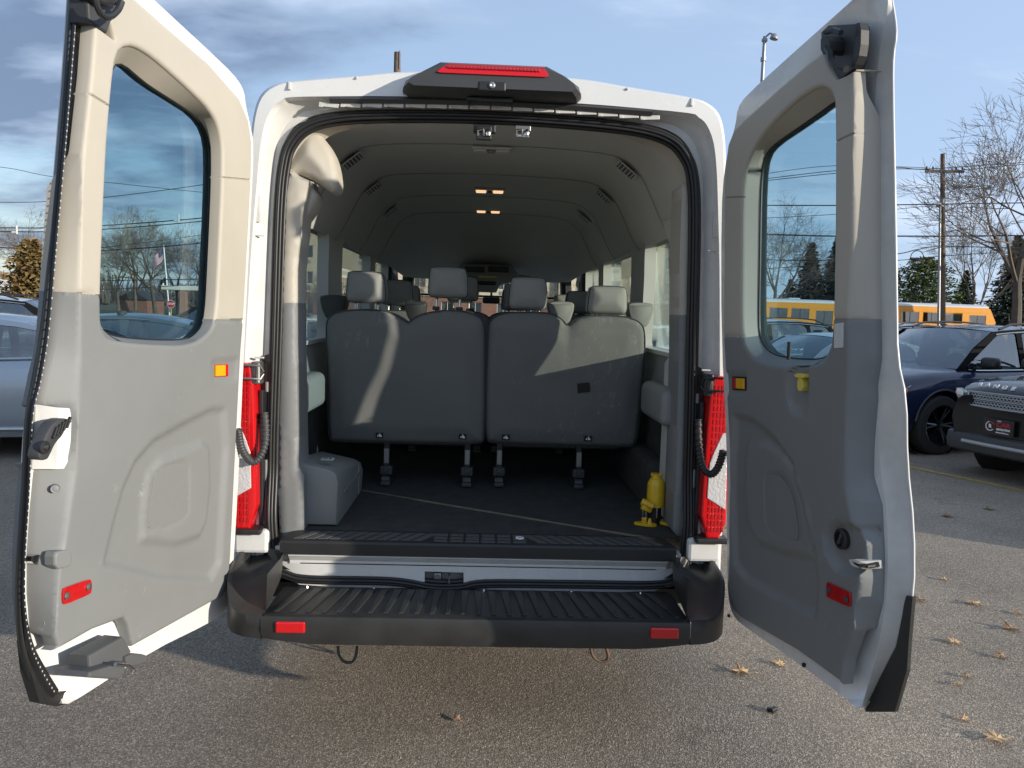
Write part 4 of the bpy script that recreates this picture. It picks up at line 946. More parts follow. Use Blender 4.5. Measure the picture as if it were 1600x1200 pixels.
# yellow release lever
rounded_quad(DR, [(1241, 583), (1258, 584), (1258, 591), (1241, 590)], -.012, 1, .02).out('release_lever', MT['yplast'], DR_)
rounded_quad(DR, [(1246, 590), (1254, 590), (1255, 610), (1245, 611)], -.006, 1, .02).out('release_stem', MT['yplast'], DR_)
a, b = DR.sz(1232, 560, -.004); g = G(); g.cyl(DR.to3(a, b-.004, -.004), DR.to3(a, b+.052, -.002), .006, n=10); g.out('lock_rod', MT['dark'], DR_, smooth=True)
rounded_quad(DR, [(1303.5, 506), (1318, 504), (1317, 543), (1303, 544)], -.0025, 0, .002, 0).out('sticker', MT['paper'], DR_)
# lock cylinder and latch slot
a, b = DR.sz(1315, 842, .015); g = G(); Rm = basis((0, 0, 0), DR.d, (0, 0, 1)).to_3x3()
g.lathe([(.030, -.004), (.030, .010), (.022, .012), (.022, -.012), (0, -.012)], DR.to3(a, b, .02), 24, rot=Rm); g.out('lock_ring', MT['dark'], DR_, smooth=True)
g = G(); g.box(DR.to3(a, b, .012), (.010, .036, .012), .003, rot=Rm @ Matrix.Rotation(-.4, 3, 'Z')); g.out('lock_lever', MT['dark2'], DR_)
def sloped_r(poly, name, mat, lift):
    g = G(); a_ = [DR_D.to3(*DR_D.sz(u, v, n+.0001), n)+DR_D.d*lift-DR_D.n*.003 for u, v, n in poly]; b_ = [p-DR_D.d*(lift+.02) for p in a_]; k_ = len(a_)
    g.add(a_+b_, [tuple(range(k_))]+[(i, (i+1) % k_, k_+(i+1) % k_, k_+i) for i in range(k_)]); return g.out(name, mat, DR_)
DR_D = DR
for nm_, mt_, lf_, pp_ in (('latch_plate', MT['jamb'], .002, [(1335, 878), (1344, 877), (1378, 875), (1380, 888), (1352, 889), (1338, 886)]), ('latch_slot', MT['blackprint'], .007, [(1340, 880), (1352, 881), (1372, 877), (1374, 884), (1358, 887), (1343, 885)]), ('latch_claw', MT['chrome'], .010, [(1354, 882), (1366, 880), (1366, 883), (1354, 885)])):
    sloped_r([(u, v, .066*max(0, (u-1343)/40)) for u, v in pp_], nm_, mt_, lf_)
# red reflector
rounded_quad(DR, [(1290.5, 910), (1294, 910), (1326, 925), (1328, 928), (1328, 946), (1325, 949), (1293, 934), (1290.5, 931)], -.006, 1, .012).out('reflector', MT['redrefl'], DR_)
for u, v in ((1295, 922), (1322, 937)):
    a, b = DR.sz(u, v, -.008); g = G(); g.lathe([(0, .004), (.008, .002), (.009, 0)], DR.to3(a, b, -.008), 10, rot=Rm); g.out('reflector_screw', MT['dark2'], DR_)
# upper catch bracket
rounded_quad(DR, [(1283, 40), (1330, 38), (1344, 36), (1344, 60), (1338, 104), (1320, 118), (1304, 128), (1302, 112), (1302, 84), (1283, 82)], .012, 1, .03).out('catch_base', MT['dark2'], DR_)
q3 = [DR.to3(*DR.sz(u, v, -.03), -.03) for u, v in ((1292, 74), (1297, 82), (1299, 94), (1310, 102), (1322, 108))]
g = G(); g.tube(crom([tuple(p) for p in q3], 4), .009, 8); g.out('catch_arm', MT['dark'], DR_, smooth=True)
rounded_quad(DR, [(1336, 36), (1345, 35), (1344, 80), (1334, 107), (1328, 104), (1335, 78)], -.01, 1, .025).out('catch_fin', MT['dark'], DR_)
rounded_quad(DR, [(1282, 54), (1296, 56), (1296, 84), (1282, 85)], -.035, 1, .05).out('catch_block', MT['dark'], DR_)
q3 = [DR.to3(*DR.sz(u, v, -.04), -.04) for u, v in ((1290, 50), (1302, 47), (1314, 51))]
g = G(); g.tube([tuple(p) for p in q3], .008, 8); g.out('catch_pin', MT['dark'], DR_, smooth=True)
for u, v in ((1138, 962), (1255, 1039)):
    a, b = DR.sz(u, v, .016); g = G(); g.box(DR.to3(a, b, .018), (.010, .012, .010), .002, rot=Rm); g.out('drain_plug', MT['blackprint'], DR_)

# ---- left door
DL = Door((-.925, -.145), (-.182, -.983), -1)
SH_L = [(357, 940, .02), (362, 926, .02), (372, 760, .02), (381, 550, .02), (392, 330, .02), (397, 225, .02), (390, 190, .025), (384, 165, .03), (382, 145, .03), (373, 126, .03), (350, 101, .03), (243, 2, .03), (160, -75, .03), (128, -100, .035),
        (122, -100, .05, 112, -90), (121, 0, .05, 106, 0), (112, 120, .05, 98, 120), (103, 230, .05, 89, 230), (92, 360, .05, 78, 360), (84, 450, .05, 70, 440), (76, 520, .05, 61, 530), (64, 590, .05, 50, 600), (50, 650, .05, 39, 660), (45, 760, .05, 33, 760), (36, 880, .05, 26, 880), (40, 960, .05, 27, 985), (54, 1020, .05, 36, 1050), (76, 1060, .05, 50, 1094), (92, 1085, .05, 78, 1100),
        (99, 1104, .04), (130, 1087, .03), (232, 1020, .02), (330, 972, .02), (352, 957, .02)]
TR_L = [(349, 931, 0), (357, 915, 0), (361, 869, 0), (370, 685, 0), (377, 550, 0), (381, 502, 0), (393, 280, 0), (394, 224, 0), (389, 188, 0), (375, 154, 0), (327, 99, 0), (261, 42, 0), (205, -8, 0), (190, -22, 0), (172, 30, 0), (180, 62, 0), (160, 47, 0), (140, 34, .0), (128, 33, .03), (119, 37, .045), (113, 120, .045), (100, 240, .045), (88, 400, .045), (84, 455, .045), (77, 540, .045), (66, 588, .045), (60, 618, .045), (58, 634, .045), (92, 639, .01), (106, 641, .0), (117, 655, 0), (118, 690, 0), (112, 706, 0), (96, 727, 0), (84, 729, .01), (52, 731, .045), (45, 800, .045), (41, 862, .045), (41, 927, .045), (46, 985, .045), (53, 1006, .045), (86, 1017, 0), (110, 1004, 0), (145, 984, 0), (193, 966, 0), (200, 976, 0), (208, 1010, 0), (290, 964, 0)]
RI_L = [(136, 36), (134, 50), (130, 250), (125, 455), (126, 560), (124, 600), (122, 640), (119, 735), (112, 780), (102, 850), (94, 880), (90, 930), (86, 1016)]
HA_L = [(181, 92), (188, 78), (204, 71), (222, 78), (245, 94), (300, 143), (335, 178), (348, 215), (349, 270), (343, 400), (338, 500), (328, 521), (298, 540), (235, 538), (175, 532), (160, 520), (158, 467), (167, 250)]
HB_L = [(169, 118), (178, 97), (194, 102), (215, 121), (233, 135), (270, 158), (304, 180), (322, 205), (328, 240), (326, 330), (322, 420), (319, 500), (309, 519), (289, 532), (233, 532), (168, 526), (150, 510), (150, 460), (160, 250)]
# both lists need the same count
HA_L = [HA_L[i] for i in range(len(HA_L))]
while len(HA_L) < len(HB_L): HA_L.append((173, 170))
fl1 = DL.poly([(166, 880), (180, 820), (195, 765), (214, 722), (243, 689), (290, 662), (333, 640), (352, 640), (356, 700), (350, 800), (345, 880), (330, 905), (250, 900)])
fl2 = DL.poly([(226, 846), (230, 790), (238, 740), (256, 718), (290, 704), (320, 692), (330, 700), (332, 760), (326, 815), (316, 838), (280, 850)])
fl3 = DL.poly([(229, 830), (233, 786), (241, 737), (250, 730), (288, 719), (297, 726), (297, 800), (292, 808), (270, 822), (236, 830)])
fl6 = DL.poly([(332, 565), (372, 560), (371, 594), (334, 593)])
fl7 = DL.poly([(208, 1012), (196, 965), (204, 962), (216, 960), (232, 1000)])
def feat_l(V): return soft(V, fl1, .016, .026)-soft(V, fl2, .013, .020)+soft(V, fl3, .005, .006)+soft(V, fl6, .008, .01)
doorL = build_door('rear_door', DL, 'left rear door, sunlit on its inner side', SH_L, TR_L, RI_L, HA_L, HB_L, [[(315, 499), (400, 503)], [(70, 452), (100, 454), (170, 463)]], [[(322, 275), (400, 282)], [(98, 140), (135, 143), (172, 166)]], feat_l)
LmR = basis((0, 0, 0), -DL.d, (0, 0, 1)).to_3x3()
# black seal along the free edge, its stitched line and the lower corner cap
sl = [(122, -104, 112, -92), (121, 0, 105, 0), (112, 120, 97, 120), (103, 230, 88, 230), (91, 360, 77, 360), (85, 430, 71, 420), (77, 520, 61, 520), (66, 590, 49, 592), (52, 650, 38, 655), (47, 760, 33, 760), (40, 880, 25, 880), (41, 950, 24, 950), (52, 1005, 28, 1010), (72, 1045, 40, 1060), (92, 1078, 62, 1098)]
ina = [DL.to3(*DL.sz(a, b, .043), .043) for a, b, c, d in sl]; outa = [DL.to3(*DL.sz(c, d, .085), .085) for a, b, c, d in sl]
ina = [Vector(p) for p in crom([tuple(p) for p in ina], 6)]; outa = [Vector(p) for p in crom([tuple(p) for p in outa], 6)]
e_ = -DL.n*.012-DL.d*-.010
g = G(); g.ribbon([ina, [a*.85+b*.15+e_*.9 for a, b in zip(ina, outa)], [a*.62+b*.38+e_*1.1 for a, b in zip(ina, outa)], [a*.50+b*.50+e_*.3 for a, b in zip(ina, outa)], [a*.36+b*.64+e_*1.2 for a, b in zip(ina, outa)], [a*.08+b*.92+e_*1.0 for a, b in zip(ina, outa)], outa, [p-DL.d*.03 for p in outa]])
g.out('edge_seal', MT['rubber'], doorL, smooth=True, angle=180)
g = G(); acc = 0
for i in range(len(ina)-1):
    p = ina[i]*.80+outa[i]*.20+e_*1.12; q = ina[i+1]*.80+outa[i+1]*.20+e_*1.12; L_ = (q-p).length; m_ = int(L_/.013)
    for j in range(m_):
        c = p+(q-p)*(j+.5)/m_; g.box(c, (.0018, .0018, .0045), 0)
g.out('seal_stitching', MT['paper'], doorL, kind='stuff')
rounded_quad(DL, [(26, 1000), (36, 1040), (52, 1062), (76, 1080), (86, 1078), (112, 1070), (113, 1080), (88, 1098), (74, 1102), (46, 1096), (31, 1047)], .088, 0, -.03, 0).out('corner_cap', MT['rubber'], doorL)
rounded_quad(DL, [(242, 741), (250, 732), (287, 721), (296, 728), (296, 800), (290, 808), (268, 820), (237, 828), (231, 822), (235, 786)], .006, 1, .004).out('speaker_grille', MT['greymesh'], doorL)
rounded_quad(DL, [(337, 570), (357, 569), (357, 588), (337, 589)], .002, 0, .01).out('marker_reflector', MT['red'], doorL)
rounded_quad(DL, [(338.5, 571), (353, 570.5), (353, 587), (338.5, 588)], -.002, 0, .008).out('marker_lamp', MT['amber'], doorL)
rounded_quad(DL, [(99, 921), (103, 918), (140, 905), (144, 907), (144, 925), (140, 929), (103, 945), (99, 943)], -.006, 1, .012).out('reflector', MT['redrefl'], doorL)
for u, v in ((105, 931), (139, 917)):
    a, b = DL.sz(u, v, -.008); g = G(); g.lathe([(0, .004), (.009, .002), (.010, 0)], DL.to3(a, b, -.008), 10, rot=LmR); g.out('reflector_screw', MT['steel'], doorL)
# white pocket with the black pull handle
def sloped(D, polys, name, mat, parent, lift=0.0):
    g = G()
    for poly in polys:
        a_ = [D.to3(*D.sz(u, v, n), n)+D.d*lift for u, v, n in poly]; b_ = [p+D.n*.02-D.d*lift for p in a_]; k_ = len(a_)
        g.add(a_+b_, [tuple(range(k_))]+[(i, (i+1) % k_, k_+(i+1) % k_, k_+i) for i in range(k_)])
    return g.out(name, mat, parent)
sloped(DL, [[(56, 632, .066), (92, 637, .020), (88, 733, .020), (50, 733, .066)], [(92, 637, .020), (108, 638, .016), (122, 652, .016), (122, 692, .016), (100, 732, .016), (88, 733, .020)]], 'handle_pocket', MT['white'], doorL)
q = chaikin(DL.poly([(60, 718), (61, 704), (68, 690), (74, 675), (84, 660), (97, 653), (112, 655), (114, 660), (104, 666), (100, 680), (88, 692), (79, 712), (74, 720)], -.012), 2)
g = G(); g.prism(q, lambda a, b, n: DL.to3(a, b, -.012+n), 0, .03, bev=.006); g.out('pull_handle', MT['dark2'], doorL, smooth=True)
a, b = DL.sz(71, 699, -.018); g = G(); g.lathe([(.016, -.004), (.016, .004), (.008, .006), (0, .004)], DL.to3(a, b, -.014), 16, rot=LmR); g.out('handle_pivot', MT['dark'], doorL, smooth=True)
g = G(); g.lathe([(.006, 0), (.006, .011), (0, .012)], DL.to3(a, b, -.014), 12, rot=LmR); g.out('pivot_screw', MT['chrome'], doorL, smooth=True)
for k in range(5):
    a, b = DL.sz(86+k*5.2, 676-k*4.0, -.016); g = G(); g.box(DL.to3(a, b, -.016), (.006, .030, .008), .002, rot=LmR @ Matrix.Rotation(-.5, 3, 'Z')); g.out('grip_rib', MT['dark'], doorL)
for u, v in ((100, 614), (84, 763), (74, 971)):
    a, b = DL.sz(u, v, EO*.55); sl_ = (DL.d*.62+DL.n*.78).normalized(); Rp = basis((0, 0, 0), sl_, (0, 0, 1)).to_3x3()
    if (Rp @ Vector((0, 0, 1))).dot(-DL.n) < 0: Rp = basis((0, 0, 0), -sl_, (0, 0, 1)).to_3x3()
    g = G(); g.lathe([(.011, -.010), (.0105, .0015), (.008, .0005), (.005, .0015), (0, .0015)], DL.to3(a, b, EO*.50)-DL.n*.004+DL.d*.003, 20, rot=Rp); g.out('trim_plug', MT['grey'], doorL, smooth=True)
# latch at the free edge
rounded_quad(DL, [(34, 866), (60, 864), (86, 867), (87, 882), (60, 884), (38, 881), (31, 874)], .075, 1, -.03, 0).out('latch', MT['chrome'], doorL)
for k in range(3):
    rounded_quad(DL, [(72, 868+k*5), (86, 868+k*5), (86, 870+k*5), (72, 870+k*5)], .044, 0, -.01, 0).out('latch_slot', MT['blackprint'], doorL)
rounded_quad(DL, [(86, 864), (96, 860), (113, 858), (114, 880), (106, 888), (87, 890)], -.004, 1, .03, .006).out('latch_shroud', MT['grey'], doorL)
# grey catch bracket at the bottom edge
g = rounded_quad(DL, [(139, 1025), (193, 995), (198, 1003), (206, 1018), (186, 1040), (160, 1050), (141, 1058)], -.035, 0, .06, .006); g.out('bottom_catch', MT['midgrey'], doorL)
g = rounded_quad(DL, [(141, 1050), (196, 1034), (197, 1052), (186, 1062), (139, 1059)], -.075, 0, .10, .006); g.out('bottom_catch_jaw', MT['midgrey'], doorL)
g = rounded_quad(DL, [(196, 1022), (232, 1022), (232, 1033), (212, 1042), (198, 1040)], -.045, 1, .05, .005); g.out('bottom_catch_arm', MT['midgrey'], doorL)
g = G(); q3 = [DL.to3(*DL.sz(u, v, -.085), -.085) for u, v in ((180, 1038), (200, 1040), (208, 1046), (204, 1054))]; g.tube([tuple(p) for p in q3], .005, 8); g.out('bottom_catch_pin', MT['chrome'], doorL, smooth=True)
# upper catch on the left door
rounded_quad(DL, [(135, -30), (195, -30), (194, 8), (188, 24), (174, 34), (168, 52), (156, 44), (139, 34)], .000, 0, .05, .005).out('catch_base', MT['dark2'], doorL)
rounded_quad(DL, [(150, -30), (194, -30), (193, 6), (180, 10), (160, 6), (148, -5)], -.03, 1, .05, .005).out('catch_block', MT['dark'], doorL)
q3 = [DL.to3(*DL.sz(u, v, -.045), -.045) for u, v in ((148, -10), (152, 10), (160, 24), (172, 26), (184, 16), (190, 2))]
g = G(); g.tube(crom([tuple(p) for p in q3], 4), .008, 8); g.out('catch_arm', MT['dark'], doorL, smooth=True)

# ------------------------------------------------------------------ yellow bottle jack standing on the cargo floor
jk = empty('bottle_jack', (.748, .28, .714), label='yellow bottle jack standing on the van floor by the right jamb', cat='jack')
g = G(); g.lathe([(.034, .075), (.038, .078), (.038, .165), (.036, .178), (.026, .197), (.023, .199), (0, .199)], (0, 0, 0), 28); g.out('cylinder', MT['yellow'], jk, smooth=True, angle=40)
g = G(); g.lathe([(.022, .198), (.022, .214), (.019, .217), (0, .217)], (0, 0, 0), 18)
for k in range(8): g.box((.021*cos(k*pi/4), .021*sin(k*pi/4), .214), (.008, .008, .010), .002, rot=Matrix.Rotation(k*pi/4, 3, 'Z'))
g.out('cap', MT['yellow'], jk)
g = G(); g.lathe([(.030, .0), (.030, .076), (0, .076)], (0, .01, 0), 16); g.out('ram', MT['blackprint'], jk, smooth=True)
g = G(); g.cyl((.004, -.02, .03), (.004, -.02, .075), .004, n=8); g.cyl((-.044, -.035, .03), (-.046, -.035, .065), .006, n=8); g.cyl((-.058, -.035, .03), (-.060, -.035, .065), .004, n=8); g.out('linkage', MT['chrome'], jk)
g = G(); g.cyl((-.066, -.03, .103), (-.018, -.045, .084), .0155, n=16, caps=False); g.cyl((-.066, -.03, .103), (-.060, -.032, .100), .0155, n=16); g.box((-.045, -.036, .074), (.048, .02, .024), .006, rot=Matrix.Rotation(.35, 3, 'Y')); g.out('handle_socket', MT['yellow'], jk, smooth=True, angle=40)
g = G(); g.cyl((-.022, -.0435, .0855), (-.0175, -.0452, .0838), .0125, n=16); g.out('socket_bore', MT['blackprint'], jk)
g = G(); q = [(-.095, -.02), (-.085, -.04), (-.03, -.065), (.004, -.055), (-.01, -.02), (-.05, .0)]
g.prism(chaikin(q, 1), lambda a, b, n: Vector((a, b, .012-n)), 0, .011, bev=.002); g.box((-.052, -.034, .022), (.022, .016, .028), .005); g.cyl((-.030, -.044, .012), (-.030, -.044, .034), .010, .006, 10)
q = [(.02, -.02), (.05, -.045), (.07, -.04), (.06, .02), (.02, .03)]; g.prism(q, lambda a, b, n: Vector((a, b, .014-n)), 0, .012, bev=.002); g.out('base_plate', MT['yellow'], jk)

# ================================================================== GROUND
def ground_mat():
    m = bpy.data.materials.new('asphalt'); m.use_nodes = True; nt = m.node_tree; N = nt.nodes; L = nt.links; b = N['Principled BSDF']
    tc = N.new('ShaderNodeTexCoord')
    def noise(sc, det=4, rough=.6):
        n = N.new('ShaderNodeTexNoise'); n.inputs['Scale'].default_value = sc; n.inputs['Detail'].default_value = det; n.inputs['Roughness'].default_value = rough; L.new(tc.outputs['Object'], n.inputs['Vector']); return n.outputs['Fac']
    v = N.new('ShaderNodeTexVoronoi'); v.inputs['Scale'].default_value = 210; L.new(tc.outputs['Object'], v.inputs['Vector'])
    r = N.new('ShaderNodeValToRGB'); e = r.color_ramp.elements; e[0].position = .0; e[0].color = (.165, .135, .104, 1); e[1].position = 1; e[1].color = (.56, .47, .36, 1)
    e2 = r.color_ramp.elements.new(.55); e2.color = (.25, .208, .16, 1); e3 = r.color_ramp.elements.new(.82); e3.color = (.35, .292, .225, 1)
    sepc = N.new('ShaderNodeSeparateColor'); L.new(v.outputs['Color'], sepc.inputs[0]); L.new(sepc.outputs[0], r.inputs[0])
    big = N.new('ShaderNodeMapRange'); big.inputs['From Min'].default_value = .3; big.inputs['From Max'].default_value = .7; big.inputs['To Min'].default_value = .78; big.inputs['To Max'].default_value = 1.15; L.new(noise(.9, 5), big.inputs['Value'])
    mid = N.new('ShaderNodeMapRange'); mid.inputs['From Min'].default_value = .3; mid.inputs['From Max'].default_value = .7; mid.inputs['To Min'].default_value = .84; mid.inputs['To Max'].default_value = 1.12; L.new(noise(38, 5), mid.inputs['Value'])
    mu = N.new('ShaderNodeMath'); mu.operation = 'MULTIPLY'; L.new(big.outputs[0], mu.inputs[0]); L.new(mid.outputs[0], mu.inputs[1])
    st = N.new('ShaderNodeMapRange'); st.inputs['From Min'].default_value = .60; st.inputs['From Max'].default_value = .70; st.inputs['To Min'].default_value = 1.0; st.inputs['To Max'].default_value = .72; L.new(noise(1.7, 7, .7), st.inputs['Value'])
    mu0 = mu; mu = N.new('ShaderNodeMath'); mu.operation = 'MULTIPLY'; L.new(mu0.outputs[0], mu.inputs[0]); L.new(st.outputs[0], mu.inputs[1])
    mx = N.new('ShaderNodeVectorMath'); mx.operation = 'SCALE'; L.new(r.outputs[0], mx.inputs[0]); L.new(mu.outputs[0], mx.inputs['Scale']); L.new(mx.outputs[0], b.inputs['Base Color'])
    b.inputs['Roughness'].default_value = .82
    bp = N.new('ShaderNodeBump'); bp.inputs['Strength'].default_value = .8; bp.inputs['Distance'].default_value = .004; L.new(v.outputs['Distance'], bp.inputs['Height'])
    bp2 = N.new('ShaderNodeBump'); bp2.inputs['Strength'].default_value = .5; bp2.inputs['Distance'].default_value = .01; L.new(noise(60, 4), bp2.inputs['Height']); L.new(bp.outputs[0], bp2.inputs['Normal']); L.new(bp2.outputs[0], b.inputs['Normal'])
    return m
g = G(); g.add([(-900, -300, 0), (900, -300, 0), (900, 1400, 0), (-900, 1400, 0)], [(0, 1, 2, 3)]); g.out('ground', ground_mat(), kind='structure')
grass = pmat('winter_grass', (.10, .105, .045), .95, var=.5, vscale=3, var2=(.16, .13, .07))
g = G(); g.add([(-300, 58, .004), (300, 58, .004), (300, 500, .004), (-300, 500, .004)], [(0, 1, 2, 3)]); g.out('lawn', grass, kind='structure')
line_m = pmat('worn_yellow_paint', (.55, .38, .08), .8, var=.5, vscale=18, var2=(.22, .17, .08))
h_ = Vector((-.949, -.316, 0)); l_ = Vector((.316, -.949, 0))
a = PZ(1412, 727.5, 0); b = PZ(1600, 767.5, 0); d_ = (b-a).normalized(); nrm = Vector((-d_.y, d_.x, 0))*.052; a2 = a-d_*9; b2 = b+d_*4
g = G(); g.add([a2-nrm+Vector((0, 0, .004)), b2-nrm+Vector((0, 0, .004)), b2+nrm+Vector((0, 0, .004)), a2+nrm+Vector((0, 0, .004))], [(0, 1, 2, 3)]); g.out('painted_line', line_m, kind='structure')

# ================================================================== CARS
class Car:
    def __init__(s, kind):
        s.kind = kind; suv = kind != 'sedan'
        s.L, s.W, s.H = {'sedan': (4.85, 1.84, 1.46), 'suv': (4.69, 1.90, 1.66), 'black': (4.37, 1.92, 1.64)}[kind]
        s.wb = {'sedan': 2.84, 'suv': 2.80, 'black': 2.68}[kind]; s.r = {'sedan': .335, 'suv': .37, 'black': .37}[kind]; s.zb = .20 if suv is False else .27
        h = s.L/2
        if kind == 'sedan':
            top = [(-h, .78), (-h+.05, .93), (-h+.25, 1.00), (-1.5, 1.03), (-.9, 1.00), (0, .965), (.9, .945), (1.15, .93), (1.6, .88), (2.0, .80), (h-.12, .70), (h, .60)]
            s.cab = dict(ws=1.28, rf=.52, rr=-.72, rg=-1.62)
        elif kind == 'suv':
            top = [(-h, .88), (-h+.05, 1.02), (-h+.25, 1.08), (-1.5, 1.09), (-.9, 1.07), (0, 1.05), (.7, 1.04), (1.0, 1.05), (1.5, 1.02), (1.95, .95), (h-.12, .84), (h, .70)]
            s.cab = dict(ws=1.12, rf=.38, rr=-1.55, rg=-2.15)
        else:
            top = [(-h, .95), (-h+.05, 1.10), (-h+.25, 1.14), (-1.4, 1.14), (-.9, 1.12), (0, 1.08), (.7, 1.06), (.95, 1.07), (1.4, 1.055), (1.8, 1.02), (h-.10, .965), (h, .86)]
            s.cab = dict(ws=1.05, rf=.35, rr=-1.55, rg=-2.0)
        s.top = top; s.tx = [a for a, b in top]; s.tz = [b for a, b in top]
        k = .82 if kind == 'black' else .80
        s.px = [-h, -h+.06, -h+.25, -1.6, -.8, 0, .8, 1.5, h-.35, h-.12, h]; s.pw = [.74, .86, .94, .99, 1, 1, 1, .99, .94, .89 if kind == 'black' else .84, k]
    def zt(s, x): return float(np.interp(x, s.tx, s.tz))
    def hw(s, x): return s.W/2*float(np.interp(x, s.px, s.pw))
    def sec(s, x):
        w = s.hw(x); zt = s.zt(x); h = s.L/2; t = max(0, (abs(x)-(h-.25))/.25); zb = s.zb+.06*t
        return [(w*.70, zb), (w*.93, zb+.015), (w*.975, zb+.09), (w*.985, zb+.22*(zt-zb)/.7), (w*1.0, zb+.52*(zt-zb)), (w*.995, zb+.72*(zt-zb)), (w*.975, zt-.10), (w*.935, zt-.035), (w*.86, zt), (w*.55, zt+.022), (0, zt+.035)]
    def side_y(s, x, z):
        q = s.sec(x); zs = [b for a, b in q]; ys = [a for a, b in q]; return float(np.interp(z, zs, ys))
def bool_cut(o, cutter):
    me = bpy.data.meshes.new('cut'); bm = bmesh.new()
    vs = [bm.verts.new(v) for v in cutter.v]
    for f in cutter.f: bm.faces.new([vs[i] for i in f])
    bmesh.ops.recalc_face_normals(bm, faces=bm.faces); bm.to_mesh(me); bm.free()
    c = bpy.data.objects.new('cut', me); COL.objects.link(c)
    m = o.modifiers.new('b', 'BOOLEAN'); m.operation = 'DIFFERENCE'; m.object = c; m.solver = 'EXACT'
    dg = bpy.context.evaluated_depsgraph_get(); new = bpy.data.meshes.new_from_object(o.evaluated_get(dg)); old = o.data
    o.modifiers.clear(); o.data = new; bpy.data.objects.remove(c); bpy.data.meshes.remove(me); new.name = o.name
    new.polygons.foreach_set('use_smooth', [True]*len(new.polygons)); new.set_sharp_from_angle(angle=radians(38))
MATTE = pmat('matte_black_pillar', (.012, .012, .013), .9, spec=.05)
